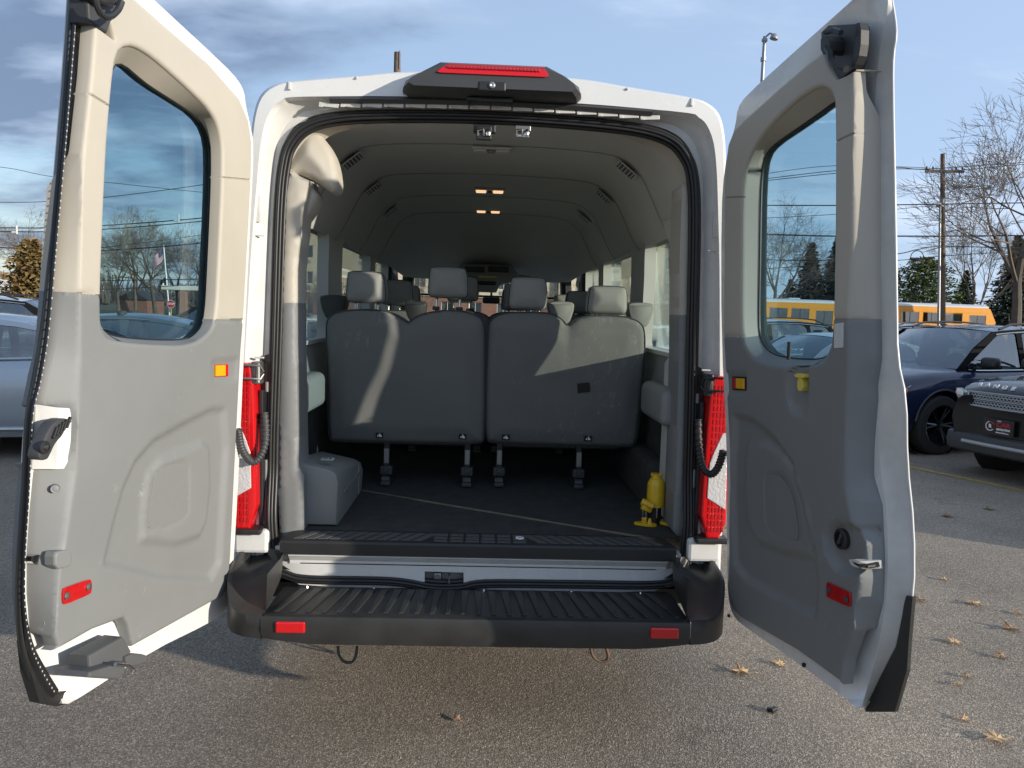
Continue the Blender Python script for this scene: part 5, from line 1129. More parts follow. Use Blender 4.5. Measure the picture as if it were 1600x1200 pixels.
def build_car(kind, paint, label, cat, group, rimmat, detail=True):
    c = Car(kind); root = empty({'sedan': 'parked_sedan', 'suv': 'parked_suv', 'black': 'parked_suv'}[kind], label=label, cat=cat, group=group); h = c.L/2
    xs = sorted(set([round(x, 3) for x in list(np.linspace(-h+.06, h-.06, 34))+[-h, h, -h+.025, h-.025]]))
    rows = []
    for x in xs:
        q = c.sec(x); rows.append([Vector((x, -a, b)) for a, b in q]+[Vector((x, a, b)) for a, b in q[::-1][1:]])
    g = G(); g.ribbon(rows, closed=True); n = len(rows[0])
    g.f.append(tuple(range(n))); g.f.append(tuple((len(rows)-1)*n+k for k in range(n))); g.m += [0, 0]
    body = g.out('body', paint, root, smooth=True)
    cut = G()
    for x in (c.wb/2, -c.wb/2):
        for sy in (-1, 1): cut.cyl((x, sy*(c.W/2-.30), c.r+.01), (x, sy*(c.W/2+.2), c.r+.01), c.r+.055, n=36)
    bool_cut(body, cut)
    # glasshouse
    cb = c.cab; H = c.H; roofz = lambda x: H-.03-.055*((x-(cb['rf']+cb['rr'])/2)/((cb['rf']-cb['rr'])/2))**2
    wt = c.W/2*.735
    def gy(x, z):  # half width of the glasshouse
        zb_ = c.zt(x); y0 = c.hw(x)*.875; t = np.clip((z-zb_)/(H-.08-zb_), 0, 1); return float(y0+(wt-y0)*t)
    topline = [(x, roofz(x)-.035) for x in np.linspace(cb['rf'], cb['rr'], 9)]
    base = [(x, c.zt(x)-.03) for x in np.linspace(cb['rg']+.05, cb['ws']-.05, 9)]
    outl = [(cb['ws'], c.zt(cb['ws'])-.02)]+[((cb['ws']*.5+cb['rf']*.5), (c.zt(cb['ws'])+topline[0][1])/2+.035)]+topline+[((cb['rr']*.5+cb['rg']*.5)-.03, (topline[-1][1]+c.zt(cb['rg']))/2+.05)]+[(cb['rg'], c.zt(cb['rg'])-.02)]+base
    zt_ = lambda x: roofz(x)-.085
    bl_ = lambda x: c.zt(x)+.02
    xa = cb['rf']+.02; xm = -.10; xr = cb['rr']-.05
    wins = [[(cb['ws']-.16, bl_(cb['ws']-.16)), (xa-.10, zt_(xa-.1)), ((xa+xm)/2, zt_((xa+xm)/2)), (xm+.05, zt_(xm)), (xm+.04, bl_(xm))],
            [(xm-.05, bl_(xm)), (xm-.05, zt_(xm)), (-.6, zt_(-.6)), (-.90, zt_(-.90)), (-1.02, zt_(-.95)-.06), (-1.05, bl_(-1.0))]]
    if kind == 'sedan': wins.append([(-1.09, bl_(-1.1)), (-1.06, zt_(-.95)-.10), (-1.24, bl_(-1.2)+.14), (-1.42, bl_(-1.4))])
    else: wins.append([(-1.12, bl_(-1.1)), (-1.09, zt_(-1.1)), (-1.5, zt_(-1.5)), (-1.82, bl_(-1.8)+.10), (-1.80, bl_(-1.8))])
    wr = [chaikin(resample(w, .10), 1) for w in wins]
    for sy in (-1, 1):
        fr = lambda a, b, n, sy=sy: Vector((a, sy*(gy(a, b)-n), b))
        panel_obj('pillar_frame', outl, wr, .14, lambda V: np.zeros(len(V)), fr, paint if kind == 'sedan' else MATTE, root, skirt=.02, fillet=0)
        for w in wr:
            cc_ = np.mean(w, 0); w2 = [tuple(cc_+(np.array(q)-cc_)*1.04) for q in w]
            g = G(); vv = [fr(a, b, .012) for a, b in w2]; g.add(vv, [tuple(range(len(vv)))]); g.out('side_window', MT['glass_car'], root)
        if detail:
            g = G(); q = [Vector((x, sy*(c.hw(x)*.885), c.zt(x)+.006)) for x in np.linspace(cb['ws']-.2, cb['rg']+.5, 16)]; q2 = [Vector((x, sy*(gy(x, roofz(x)-.07)+.004), roofz(x)-.072)) for x in np.linspace(cb['rf']-.05, cb['rr']+(.3 if kind == 'sedan' else .0), 12)]
            g.tube(q, .011, 6); g.tube(q2, .009, 6); g.out('window_trim', MT['chrome'] if kind != 'black' else MT['dark'], root, smooth=True)
            for x in (.02, -.95):
                z = c.zt(x)-.16; y = c.side_y(x, z); g = G(); g.tube([(x-.10, sy*(y+.004), z), (x-.09, sy*(y+.030), z+.002), (x+.09, sy*(y+.030), z+.004), (x+.10, sy*(y+.004), z+.004)], .014, 8); g.out('door_handle', paint, root, smooth=True)
            # door shut lines
            for x in (-.08, -1.0, .93):
                q = [Vector((x-.10*max(0, (.7-z))*(x < -.5), sy*(c.side_y(x, z)+.0015), z)) for z in np.linspace(c.zb+.12, c.zt(x)-.04, 10)]
                g = G(); g.tube(q, .004, 4); g.out('shut_line', MT['blackprint'], root)
            q = [Vector((x, sy*(c.side_y(x, c.zb+.10)+.006), c.zb+.10)) for x in np.linspace(-c.wb/2+c.r+.08, c.wb/2-c.r-.08, 8)]
            g = G(); g.tube(q, .022, 6); g.out('sill_trim', MT['chrome'] if kind == 'sedan' else MT['dark'], root, smooth=True)
            mx_ = cb['ws']-.36; my = c.hw(mx_)*.90; mz = c.zt(mx_)+.09
            g = G(); g.box((mx_, sy*(my+.16), mz+.02), (.13, .22, .145), .045, segs=3); g.box((mx_+.03, sy*(my+.03), mz-.05), (.06, .12, .03), .01); mr = g.out('door_mirror', paint if kind == 'sedan' else MT['dark'], root, smooth=True)
            if kind != 'sedan':
                g = G(); q = [Vector((x, sy*(wt-.02), roofz(x)+.035)) for x in np.linspace(cb['rf']-.15, cb['rr']+.1, 9)]; q[0].z -= .05; q[-1].z -= .05; g.tube(q, .016, 6); g.out('roof_rail', MT['dark'], root, smooth=True)
    wsx = [Vector((cb['ws']+.0-.12*abs(t)**2, t*gy(cb['ws'], c.zt(cb['ws'])), c.zt(cb['ws'])+.02)) for t in np.linspace(-1, 1, 9)]
    rfx = [Vector((cb['rf']-.06*abs(t)**2, t*(wt-.02), roofz(cb['rf'])-.028*abs(t)**2+.004)) for t in np.linspace(-1, 1, 9)]
    rgx = [Vector((cb['rg']+.10*abs(t)**2, t*gy(cb['rg'], c.zt(cb['rg']))*.96, c.zt(cb['rg'])+.02)) for t in np.linspace(-1, 1, 9)]
    rrx = [Vector((cb['rr']+.05*abs(t)**2, t*(wt-.02), roofz(cb['rr'])-.028*abs(t)**2+.004)) for t in np.linspace(-1, 1, 9)]
    arc = lambda A, B, k, up: [a*(1-k)+b*k+Vector((0, 0, up*sin(pi*k))) for a, b in zip(A, B)]
    g = G(); g.ribbon([arc(wsx, rfx, k, .03) for k in np.linspace(0, 1, 5)]); g.out('windscreen', MT['glass_car'], root, smooth=True)
    g = G(); g.ribbon([arc(rgx, rrx, k, .03) for k in np.linspace(0, 1, 5)]); g.out('rear_window', MT['glass_car'], root, smooth=True)
    g = G(); rows = []
    for x in np.linspace(cb['rf']+.01, cb['rr']-.01, 9):
        rows.append([Vector((x-.055*abs(t)**2*(1 if x > (cb['rf']+cb['rr'])/2 else -1)*abs((x-(cb['rf']+cb['rr'])/2)/((cb['rf']-cb['rr'])/2)), t*wt, roofz(x)+.006-.040*abs(t)**2.5)) for t in np.linspace(-1, 1, 11)])
    g.ribbon(rows); g.out('roof', paint, root, smooth=True)
    # cabin inside
    g = G(); g.box((-.3, 0, c.zt(0)-.22), (2.6, c.W*.80, .30), .05)
    for x in (.15, -.85):
        for y in (-.38, .38): g.box((x-.1, y, c.zt(0)+.12), (.16, .46, .52), .05, rot=Matrix.Rotation(-.2, 3, 'Y')); g.box((x-.16, y, c.zt(0)+.42), (.10, .24, .16), .04)
    g.box((.92, 0, c.zt(.9)-.06), (.4, c.W*.78, .12), .04); g.out('cabin_seats', MT['dark2'], root, smooth=True)
    g = G(); g.lathe([(.17, -.012), (.185, 0), (.17, .012), (.158, 0), (.17, -.012)], (.62, .38, c.zt(.6)+.04), 18, rot=Matrix.Rotation(1.25, 3, 'Y')); g.out('steering_wheel', MT['dark'], root, smooth=True)
    for x in (c.wb/2, -c.wb/2):
        for sy in (-1, 1):
            wheel(root, (x, sy*(c.W/2-.135), c.r), c.r, .235, (0, sy, 0), rimmat, detail=detail, spokes=5 if kind != 'suv' else 6)
            g = G(); g.lathe([(c.r+.10, .0), (c.r+.06, -.20), (.05, -.24)], (x, sy*(c.W/2-.12), c.r+.01), 24, caps=False, rot=Vector((0, sy, 0)).to_track_quat('Z', 'Y')); g.out('wheel_arch', MT['blackprint'], root)
    # lamps
    hz = c.zt(h-.2)
    for sy in (-1, 1):
        if kind != 'black':
            pts3 = []
            for (x, z) in ((h-.035, hz-.20), (h-.04, hz-.10), (h-.20, hz-.035), (h-.46, hz+.00), (h-.34, hz-.07), (h-.16, hz-.15)):
                pts3.append(Vector((x, sy*(c.side_y(x, z)+.006), z)))
            fr_ = [Vector((h+.012, sy*c.hw(h)*.62, hz-.14)), Vector((h+.008, sy*c.hw(h)*.62, hz-.20))]
            g = G(); vv = [fr_[0]]+pts3[::-1][:-1]+[pts3[0], fr_[1]]
            vv = [fr_[0], pts3[1], pts3[2], pts3[3], pts3[4], pts3[5], pts3[0], fr_[1]]
            cen = sum(vv, Vector())/len(vv)+Vector((.02, sy*.01, .005)); g.add(vv+[cen], [(i, (i+1) % len(vv), len(vv)) for i in range(len(vv))]); g.out('headlight', MT['lampglass'], root, smooth=True)
        z0 = c.zt(-h+.1)-.12; g = G()
        vv = [Vector((x, sy*(c.side_y(x, z)+.006), z)) for x, z in ((-h+.02, z0+.04), (-h+.30, z0+.09), (-h+.34, z0+.03), (-h+.20, z0-.05), (-h+.02, z0-.07))]+[Vector((-h-.012, sy*c.hw(-h)*.5, z0-.05)), Vector((-h-.012, sy*c.hw(-h)*.5, z0+.03))]
        g.add(vv, [tuple(range(len(vv)))]); g.out('tail_light', MT['red'], root)
    if kind != 'black':
        g = G(); gp = chaikin([(-.42, hz-.16), (.42, hz-.16), (.46, hz-.28), (.36, hz-.44), (-.36, hz-.44), (-.46, hz-.28)], 1); g.prism(gp, lambda a, b, n: Vector((h+.014-n, a, b)), 0, .05, bev=.006); g.out('grille', MT['dark'], root)
        g = G(); g.box((h-.03, 0, c.zb+.10), (.08, c.W*.66, .10), .02); g.out('lower_intake', MT['dark'], root)
    g = G(); g.box((-h-.012, 0, .78 if kind != 'sedan' else .70), (.015, .32, .17), .004); g.out('rear_plate', MT['paper'], root)
    return root, c

paints = {k: pmat(k+'_car_paint', col, .34 if met > .3 else .5, met, coat=1.0, spec=.5 if met > .3 else .15) for k, col, met in (('silver', (.46, .50, .54), .55), ('pearl', (.62, .64, .65), .15), ('navy', (.010, .016, .050), .0), ('black', (.006, .007, .009), .0), ('slate', (.10, .13, .15), .4), ('white', (.75, .75, .74), .0), ('teal', (.13, .20, .22), .4))}
HD = atan2(h_.y, h_.x)
def put(root, x, y, rz): root.location = (x, y, 0); root.rotation_euler = (0, 0, rz); return root
def recolor(root, mfrom, mto):
    """the copy's meshes get the other paint without touching the source"""
    for o in [root]+list(root.children):
        if o.type == 'MESH' and any(s.material == mfrom for s in o.material_slots):
            o.data = o.data.copy()
            for i, m in enumerate(o.data.materials):
                if m == mfrom: o.data.materials[i] = mto
dark_rim = pmat('gloss_black_rim', (.035, .035, .037), .22, .6, coat=.6)
silv_rim = pmat('silver_rim', (.45, .45, .46), .3, .9)
# dark blue SUV right of the right door
suv, cs_ = build_car('suv', paints['navy'], 'dark blue parked SUV with black wheels right of the open right door', 'suv', 'cars parked in the lot', dark_rim)
put(suv, 6.70, 7.62, HD)
g = G(); g.box((.95, .30, cs_.zt(.9)+.055), (.10, .16, .003), 0); g.out('dashboard_ticket', MT['paper'], suv)
for sy in (-1, 1):
    g = G(); x = cs_.L/2-.30; z = cs_.zt(x)-.11; g.box((x, sy*(cs_.side_y(x, z)+.002), z), (.20, .03, .05), .012, rot=Matrix.Rotation(-sy*.28, 3, 'Z')); g.out('turn_signal', pmat('orange_signal_lens', (.85, .30, .08), .3, coat=.5), suv)
    g = G(); q = [Vector((cs_.wb/2+(cs_.r+.075)*cos(t), sy*(cs_.side_y(cs_.wb/2, .6)+.002), cs_.r+(cs_.r+.075)*sin(t))) for t in np.linspace(.15, pi-.15, 18)]; g.tube(q, .012, 6); g.out('arch_trim', MT['dark2'], suv, smooth=True)
# black SUV with the honeycomb grille, cut by the right edge of the photo
blk, cb_ = build_car('black', paints['black'], 'glossy black parked SUV with silver honeycomb grille and dealer plate at the right edge', 'suv', 'cars parked in the lot', dark_rim)
put(blk, 7.50, 5.24, HD)
hx = cb_.L/2
def ff(a, b, n): return Vector((hx+.02-.10*abs(a/.9)**2.4-n, a, b))
g = G(); g.prism(chaikin([(-.66, .905), (.66, .905), (.62, .79), (.56, .755), (-.56, .755), (-.62, .79)], 1), ff, 0, .05, bev=.004)
bright = pmat('satin_silver_trim', (.42, .43, .44), .35, .3); o = g.out('grille_surround', bright, blk)
for z0 in (.873, .795):
    g = G(); g.prism([(-.60, z0+.026), (.60, z0+.026), (.58, z0-.026), (-.58, z0-.026)], ff, -.003, .02); g.out('grille_back', MT['blackprint'], blk)
g = G(); q = [ff(a_, b_, -.010) for a_, b_ in ((-.64, .908), (-.32, .912), (0, .914), (.32, .912), (.64, .908), (.635, .85), (.60, .765), (.3, .758), (0, .757), (-.3, .758), (-.60, .765), (-.635, .85))]; g.tube(q+[q[0]], .009, 6, caps=False); q = [ff(a_, .836, -.008) for a_ in np.linspace(-.62, .62, 9)]; g.tube(q, .007, 6); g.out('grille_frame', bright, blk)
cellm = bpy.data.meshes.new('honeycomb')
g = G(); 
for k in range(6):
    t0, t1 = k*pi/3, (k+1)*pi/3; g.cyl((0, .020*cos(t0), .0135*sin(t0)), (0, .020*cos(t1), .0135*sin(t1)), .0042, n=5, caps=False)
cellm.from_pydata([tuple(v) for v in g.v], [], g.f); cellm.materials.append(bright)
for z0 in (.887, .861, .809, .783):
    for k in range(29):
        y = -.57+k*.0405+(.02 if z0 in (.861, .783) else 0); p = ff(y, z0, -.008); o = bpy.data.objects.new('grille_cell', cellm); COL.objects.link(o); o.parent = blk; o.location = p
for sy in (-1, 1):
    q = [(.665, .905), (.82, .925), (.835, .88), (.79, .825), (.68, .785)]
    g = G(); g.prism([(sy*a, b) for a, b in q], lambda a, b, n: ff(a, b, n-.006), 0, .08); g.out('headlight', MT['lampglass'], blk)
    g = G(); g.lathe([(.04, 0), (.036, .02), (0, .024)], ff(sy*.735, .862, -.012), 18, rot=Vector((1, 0, 0)).to_track_quat('Z', 'Y')); g.out('headlight_lens', MT['chrome'], blk, smooth=True)
    g = G(); g.prism(chaikin([(sy*a, b) for a, b in ((.70, .74), (.84, .70), (.86, .56), (.74, .52), (.69, .60))], 1), lambda a, b, n: ff(a, b, n-.012), 0, .06, bev=.006); g.out('air_intake', MT['blackprint'], blk)
g = G(); g.prism([(-.66, .70), (.66, .70), (.60, .50), (-.60, .50)], lambda a, b, n: ff(a, b, n-.010), 0, .05, bev=.006); g.out('bumper_insert', pmat('gloss_black_panel', (.012, .012, .013), .12, coat=1), blk)
g = G(); rows = [[ff(y, z, dn)+Vector((0, 0, 0)) for y in np.linspace(-.86, .86, 21)] for z, dn in ((.47, .0), (.45, -.045), (.36, -.06), (.28, -.04), (.25, .03))]; g.ribbon(rows); g.out('lower_bumper', MT['dark2'], blk, smooth=True)
g = G(); g.tube([ff(y, .375, -.066) for y in np.linspace(-.62, .62, 15)], .020, 8); g.out('skid_bar', bright, blk, smooth=True)
hoodm = basis((hx-.155, 0, .986), Vector((0, 1, 0)), Vector((-.30, 0, .95)))
tz_ = .998
for i, ch in enumerate('RANGE ROVER'):
    if ch == ' ': continue
    y = -.58+i*.098
    bx = hx-.075-.10*abs(y/.9)**2.4; zt0 = cb_.zt(bx); w_ = cb_.hw(bx); zc = float(np.interp(abs(y), [0, w_*.55, w_*.86, w_*.935], [zt0+.035, zt0+.022, zt0, zt0-.035]))
    place_text('hood_letter', ch, .062, basis((bx+.004, y, zc+.006), Vector((.25*(-y), 1, -.03 if y > 0 else .03)), Vector((-.62, 0, .78))), MT['whiteprint'], blk, depth=.003, sx=1.35, bold=.002)
pl_ = empty('front_plate'); pl_.parent = blk
g = G(); g.prism([(-.385, .657), (-.055, .657), (-.055, .490), (-.385, .490)], lambda a, b, n: Vector((hx+.050-n, a, b)), 0, .02, bev=.003); g.out('plate_frame', MT['dark'], pl_)
g = G(); g.prism([(-.375, .650), (-.065, .650), (-.065, .497), (-.375, .497)], lambda a, b, n: Vector((hx+.0515-n, a, b)), 0, .006); g.out('plate_print', pmat('dark_plate', (.03, .012, .014), .4), pl_)
X = hx+.0525
def pt(name, txt, size, y, z, m, sx=1.0, bold=.0): place_text(name, txt, size, basis((X, y-.15, z-.055), Vector((0, 1, 0)), Vector((0, 0, 1))), m, pl_, depth=.0008, sx=sx, bold=bold)
pt('plate_word', 'CAR', .062, -.015, .655, MT['redprint'], 1.25, .001); pt('plate_word', 'REVOLUTION', .028, -.012, .608, MT['whiteprint'], .85, .0015); pt('plate_word', 'REVOLUTION.com', .017, -.02, .575, MT['whiteprint'], 1.0, .0008); pt('plate_word', 'R', .05, -.158, .632, MT['whiteprint'], 1, .003); pt('plate_word', 'BUDD', .016, -.06, .693, MT['whiteprint'], 1, .0005)
for (t0, t1, m) in ((.5, 1.6, MT['redprint']), (1.8, 5.6, MT['whiteprint'])):
    g = G(); g.tube([(X, -.308+.046*cos(t), .577+.046*sin(t)) for t in np.linspace(t0, t1, 16)], .005, 6); g.out('plate_ring', m, pl_)
# silver sedan at the left edge
sed, cd_ = build_car('sedan', paints['silver'], 'silver blue parked sedan, its rear door cut by the left edge of the photo', 'car', 'cars parked in the lot', silv_rim)
HL = atan2(-.22, -.975); put(sed, -5.45, 5.5, HL)
lh = Vector((.22, -.975, 0)); hl = Vector((-.975, -.22, 0))
def clone(src, mfrom, pnt, x, y, rz, label, cat='car'):
    c_ = copy_tree(src); put(c_, x, y, rz); c_['label'] = label; c_['category'] = cat; recolor(c_, mfrom, pnt); return c_
# the row on the left: seen through the left door's window and past its edge
def rowL(k, dx=0): p = Vector((-5.45, 5.5, 0))-lh*2.75*k-hl*dx; return p.x, p.y
clone(sed, paints['silver'], paints['slate'], *rowL(1, .9), HL, 'dark slate sedan behind the silver sedan, seen through the left door window')
clone(suv, paints['navy'], paints['white'], *rowL(1.7, -2.4), HL+.05, 'white parked SUV behind the silver sedan at the left edge', 'suv')
clone(sed, paints['silver'], paints['teal'], *rowL(2, 2.4), HL, 'dark green sedan seen through the middle of the left door window')
clone(sed, paints['silver'], paints['pearl'], *rowL(3.2, 3.8), HL+.1, 'pale sedan farthest back in the left door window')
clone(suv, paints['navy'], paints['slate'], *rowL(4.6, 1.0), HL, 'grey SUV far behind, under the bare trees in the left door window', 'suv')
clone(sed, paints['silver'], paints['pearl'], -3.2, 11.2, HL+pi, 'pale blue sedan seen through the van\'s left rear side window')
clone(sed, paints['silver'], paints['white'], 1.0, 26, HL, 'white sedan far ahead, seen low through the windscreen')
# the row on the right
def rowR(k, dx=0): p = Vector((6.70, 7.62, 0))-l_*2.62*k-h_*dx; return p.x, p.y
clone(sed, paints['silver'], paints['pearl'], *rowR(1, .15), HD, 'pearl sedan whose windscreen shows in the right door window')
clone(suv, paints['navy'], paints['silver'], *rowR(2, .2), HD, 'silver SUV second from the front in the right door window', 'suv')
clone(sed, paints['silver'], paints['teal'], *rowR(3.1, -.3), HD, 'dark teal sedan seen through the van\'s right rear side window')
clone(suv, paints['navy'], paints['slate'], *rowR(2.4, 6.2), HD+pi, 'slate grey SUV with roof rails just behind the dark blue SUV', 'suv')
clone(sed, paints['silver'], paints['slate'], *rowR(-1.95, -.25), HD, 'dark sedan parked past the right edge, beside the black SUV')

# ================================================================== SCHOOL BUSES
bus_y = pmat('school_bus_yellow', (.80, .33, .012), .4, var=.05, coat=.3)
def make_bus():
    b = empty('school_bus', label='x', cat='bus', group='school buses behind the lot'); Lb = 10.0
    side = [(-Lb/2, .55), (Lb/2-.75, .55), (Lb/2-.75, 1.4), (Lb/2-.62, 1.9), (Lb/2-1.05, 2.78), (Lb/2-1.3, 2.86), (-Lb/2, 2.86)]
    wn = []
    x = Lb/2-2.9
    while x > -Lb/2+.6: wn.append([(x-1.20, 1.78), (x, 1.78), (x, 2.46), (x-1.20, 2.46)]); x -= 1.46
    wn.append([(Lb/2-2.45, 1.2), (Lb/2-1.3, 1.2), (Lb/2-1.3, 2.36), (Lb/2-2.45, 2.36)])
    for sy in (-1, 1):
        panel_obj('side_panel', side, wn, .5, lambda V: np.zeros(len(V)), lambda a, c, n: Vector((a, sy*(1.22-n-.05*max(0, c-2.6)), c)), bus_y, b, skirt=.04, fillet=0)
        for w in wn:
            g = G(); g.add([Vector((a, sy*1.19, c)) for a, c in w], [(0, 1, 2, 3)]); g.out('window', MT['glass_car'], b)
            g = G(); xm_ = (w[0][0]+w[1][0])/2; g.box((xm_, sy*1.195, (w[0][1]+w[2][1])/2), (.03, .02, w[2][1]-w[0][1]), 0); g.out('window_bar', MT['dark'], b)
        for z in (1.0, 1.45, 2.53):
            g = G(); g.box((-.4, sy*1.226, z), (Lb-1.4, .012, .05), .004); g.out('rub_rail', MT['dark'] if z < 2 else bus_y, b)
    g = G(); g.ribbon([[Vector((x, 1.22*sin(t)*(1 if abs(t) < 1.2 else 1.0), 2.84+.26*cos(t)**.8 if cos(t) > 0 else 2.84)) for t in np.linspace(-pi/2+.001, pi/2-.001, 13)] for x in (-Lb/2, -Lb/4, 0, Lb/4, Lb/2-1.5, Lb/2-1.15)]); g.out('roof', MT['white'], b, smooth=True)
    for x in (-3.2, 1.4):
        g = G(); g.box((x, 0, 3.13), (.75, .8, .06), .015); g.out('roof_hatch', MT['white'], b)
    g = G(); g.box((Lb/2-.3, 0, 1.0), (1.5, 2.1, .85), .15); g.out('bonnet', bus_y, b, smooth=True)
    g = G(); g.add([(Lb/2-.64, -1.15, 1.5), (Lb/2-.64, 1.15, 1.5), (Lb/2-1.06, 1.15, 2.7), (Lb/2-1.06, -1.15, 2.7)], [(0, 1, 2, 3)]); g.out('windscreen', MT['glass_car'], b)
    g = G(); g.box((-Lb/2, 0, 1.7), (.06, 2.4, 2.3), .02); g.box((0, 0, .58), (Lb-1.5, 2.3, .10), 0); g.out('rear_panel', bus_y, b)
    g = G()
    for k in range(5):
        for sy in (-.65, .65): g.box((Lb/2-3.4-k*1.46, sy, 1.62), (.14, .95, .55), .04)
    g.out('bus_seats', pmat('dark_green_vinyl', (.02, .03, .025), .6), b)
    for x in (Lb/2-1.9, -Lb/2+2.6):
        for sy in (-1, 1): wheel(b, (x, sy*1.02, .48), .48, .28, (0, sy, 0), MT['steel'], detail=False)
    for sy in (-1, 1):
        g = G(); g.tube([(Lb/2-.8, sy*1.15, 2.4), (Lb/2+.1, sy*1.38, 2.55), (Lb/2+.15, sy*1.4, 2.0)], .02, 6); g.box((Lb/2+.14, sy*1.4, 1.9), (.05, .2, .36), .03); g.out('mirror_arm', MT['dark'], b)
    return b
bus = make_bus(); bus['label'] = 'yellow school bus with white roof behind the dark blue SUV'
bx1 = PY(1572, 480, 47).x; bus.location = (bx1-5.0, 48.2, 0)
b_2 = copy_tree(bus); b_2['label'] = 'yellow school bus seen through the right door window'; b_2.location = (bx1-5.0-10.1, 48.6, 0)

# ================================================================== TREES
bark = pmat('grey_brown_bark', (.12, .098, .078), .9, var=.35, vscale=4, bump=.5, bscale=20)
bark_l = pmat('pale_twig_bark', (.17, .135, .105), .9, var=.3, vscale=2)
def bare_tree(seed, H, spread=.55, levels=6, trunk_r=None, up=.25, wide=1.0):
    rd = random.Random(seed); T = G(); K = G(); tr = trunk_r or H*.018
    def grow(p, d, L, r, lev):
        n = 4 if lev < 2 else (3 if lev < 4 else 2); pts = [p]; rr = [r]; q = p.copy(); dd = d.copy()
        for i in range(n):
            dd = (dd+Vector((rd.uniform(-1, 1), rd.uniform(-1, 1), rd.uniform(-.6, .9)))*.13+Vector((0, 0, up*.12))).normalized(); q = q+dd*L/n; pts.append(q.copy()); rr.append(r*(1-.42*(i+1)/n))
        (T if lev < 2 else K).tube(pts, rr, 8 if lev == 0 else (5 if lev < 3 else 3), caps=False)
        if lev >= levels: return
        nb = rd.choice((3, 4)) if lev else rd.choice((5, 6))
        for k in range(nb):
            t = rd.uniform(.35, 1.0) if lev else rd.uniform(.45, 1.0)
            if k == 0: t = 1.0
            j = min(int(t*n), n-1); f = t*n-j; s_ = pts[j].lerp(pts[j+1], f); rs = rr[j]*(1-f)+rr[j+1]*f
            ax = dd.cross(Vector((rd.uniform(-1, 1), rd.uniform(-1, 1), rd.uniform(-1, 1)))).normalized()
            ang = rd.uniform(.45, 1.0)*wide*2*spread if k else rd.uniform(.08, .38); nd = (Quaternion(ax, ang) @ dd); nd.z = max(nd.z, -.15)
            grow(s_, nd.normalized(), L*rd.uniform(.58, .80), max(rs*(.82 if k == 0 else rd.uniform(.48, .70)), .0075), lev+1)
    grow(Vector((0, 0, 0)), Vector((0, 0, 1)), H*.34, tr, 0)
    top = max(v.z for v in K.v); s_ = H/top
    for g_ in (T, K): g_.v = [Vector((v.x*s_, v.y*s_, v.z*s_)) for v in g_.v]
    return T, K
protos = []
for sd, lv, wd in ((11, 6, 1.0), (23, 6, .8), (37, 6, 1.15)):
    T, K = bare_tree(sd, 10, levels=lv, wide=wd)
    root = empty('bare_tree', cat='tree', group='leafless trees round the lot')
    T.out('trunk', bark, root, smooth=True, fix=False); K.out('twigs', bark_l, root, fix=False, kind='stuff'); protos.append(root)
trees = [  # u, depth, height, rotation, scale xy, label
    (1590, 44, 19.0, .4, 1.1, 0, 'tall leafless tree with thick trunk at the right edge'),
    (1523, 52, 11.0, 2.0, .8, 1, 'slender leafless tree just right of the wooden utility pole'),
    (1205, 62, 12.5, 1.0, 1.0, 2, 'leafless tree in the left part of the right door window'),
    (185, 85, 10.5, 0, 1.1, 0, 'leafless tree at the left side of the left door window'),
    (215, 98, 14.0, 3.1, 1.0, 1, 'leafless tree behind the leaning pole in the left door window'),
    (243, 90, 13.0, 4.2, 1.1, 2, 'leafless tree just behind the flagpole'),
    (278, 100, 12.0, 1.3, 1.1, 0, 'leafless tree right of the flagpole'),
    (312, 80, 9.5, 5.0, 1.0, 1, 'leafless tree behind the brick pillar'),
    (52, 75, 11.0, 2.5, 1.0, 2, 'leafless tree behind the rusty green shrub at the left edge'),
    (492, 30, 3.2, .3, 1.1, 1, 'small leafless tree seen through the van\'s left rear side window'),
    (660, 55, 5.5, 1.9, 1.1, 0, 'leafless tree in front of the hotel, left in the windscreen'),
    (878, 55, 4.6, 2.9, 1.2, 2, 'leafless shrub tree in front of the brick wall, right in the windscreen'),
    (1040, 45, 5.0, .9, .9, 0, 'small leafless tree seen through the van\'s right rear side window'),
    (1262, 78, 6.0, .2, 1.3, 2, 'low leafless tree behind the bus in the right door window'),
    (1350, 80, 10.0, .8, 1.0, 1, 'leafless tree hidden mostly by the right door post'),
    (1432, 95, 7.5, 2.2, 1.4, 0, 'low leafless tree behind the green pine')]
used = set()
for (u, dep, H, rz, sx, pi_, lab) in trees:
    t = protos[pi_] if pi_ not in used else copy_tree(protos[pi_]); used.add(pi_)
    x = PY(u, 490, dep).x; t.location = (x, dep, 0); t.rotation_euler = (0, 0, rz); t.scale = (H/10*sx, H/10*sx, H/10); t['label'] = lab; t['category'] = 'tree'; t['group'] = 'leafless trees round the lot'
def leaf_mat(name, c1, c2):
    m = pmat(name, c1, .85, var=.5, vscale=1.2, var2=c2); return m
gr1 = leaf_mat('dark_spruce_needles', (.045, .075, .042), (.024, .045, .034)); gr2 = leaf_mat('pine_needles', (.16, .20, .05), (.07, .11, .035)); gr3 = leaf_mat('rusty_juniper_foliage', (.17, .15, .045), (.25, .13, .045))
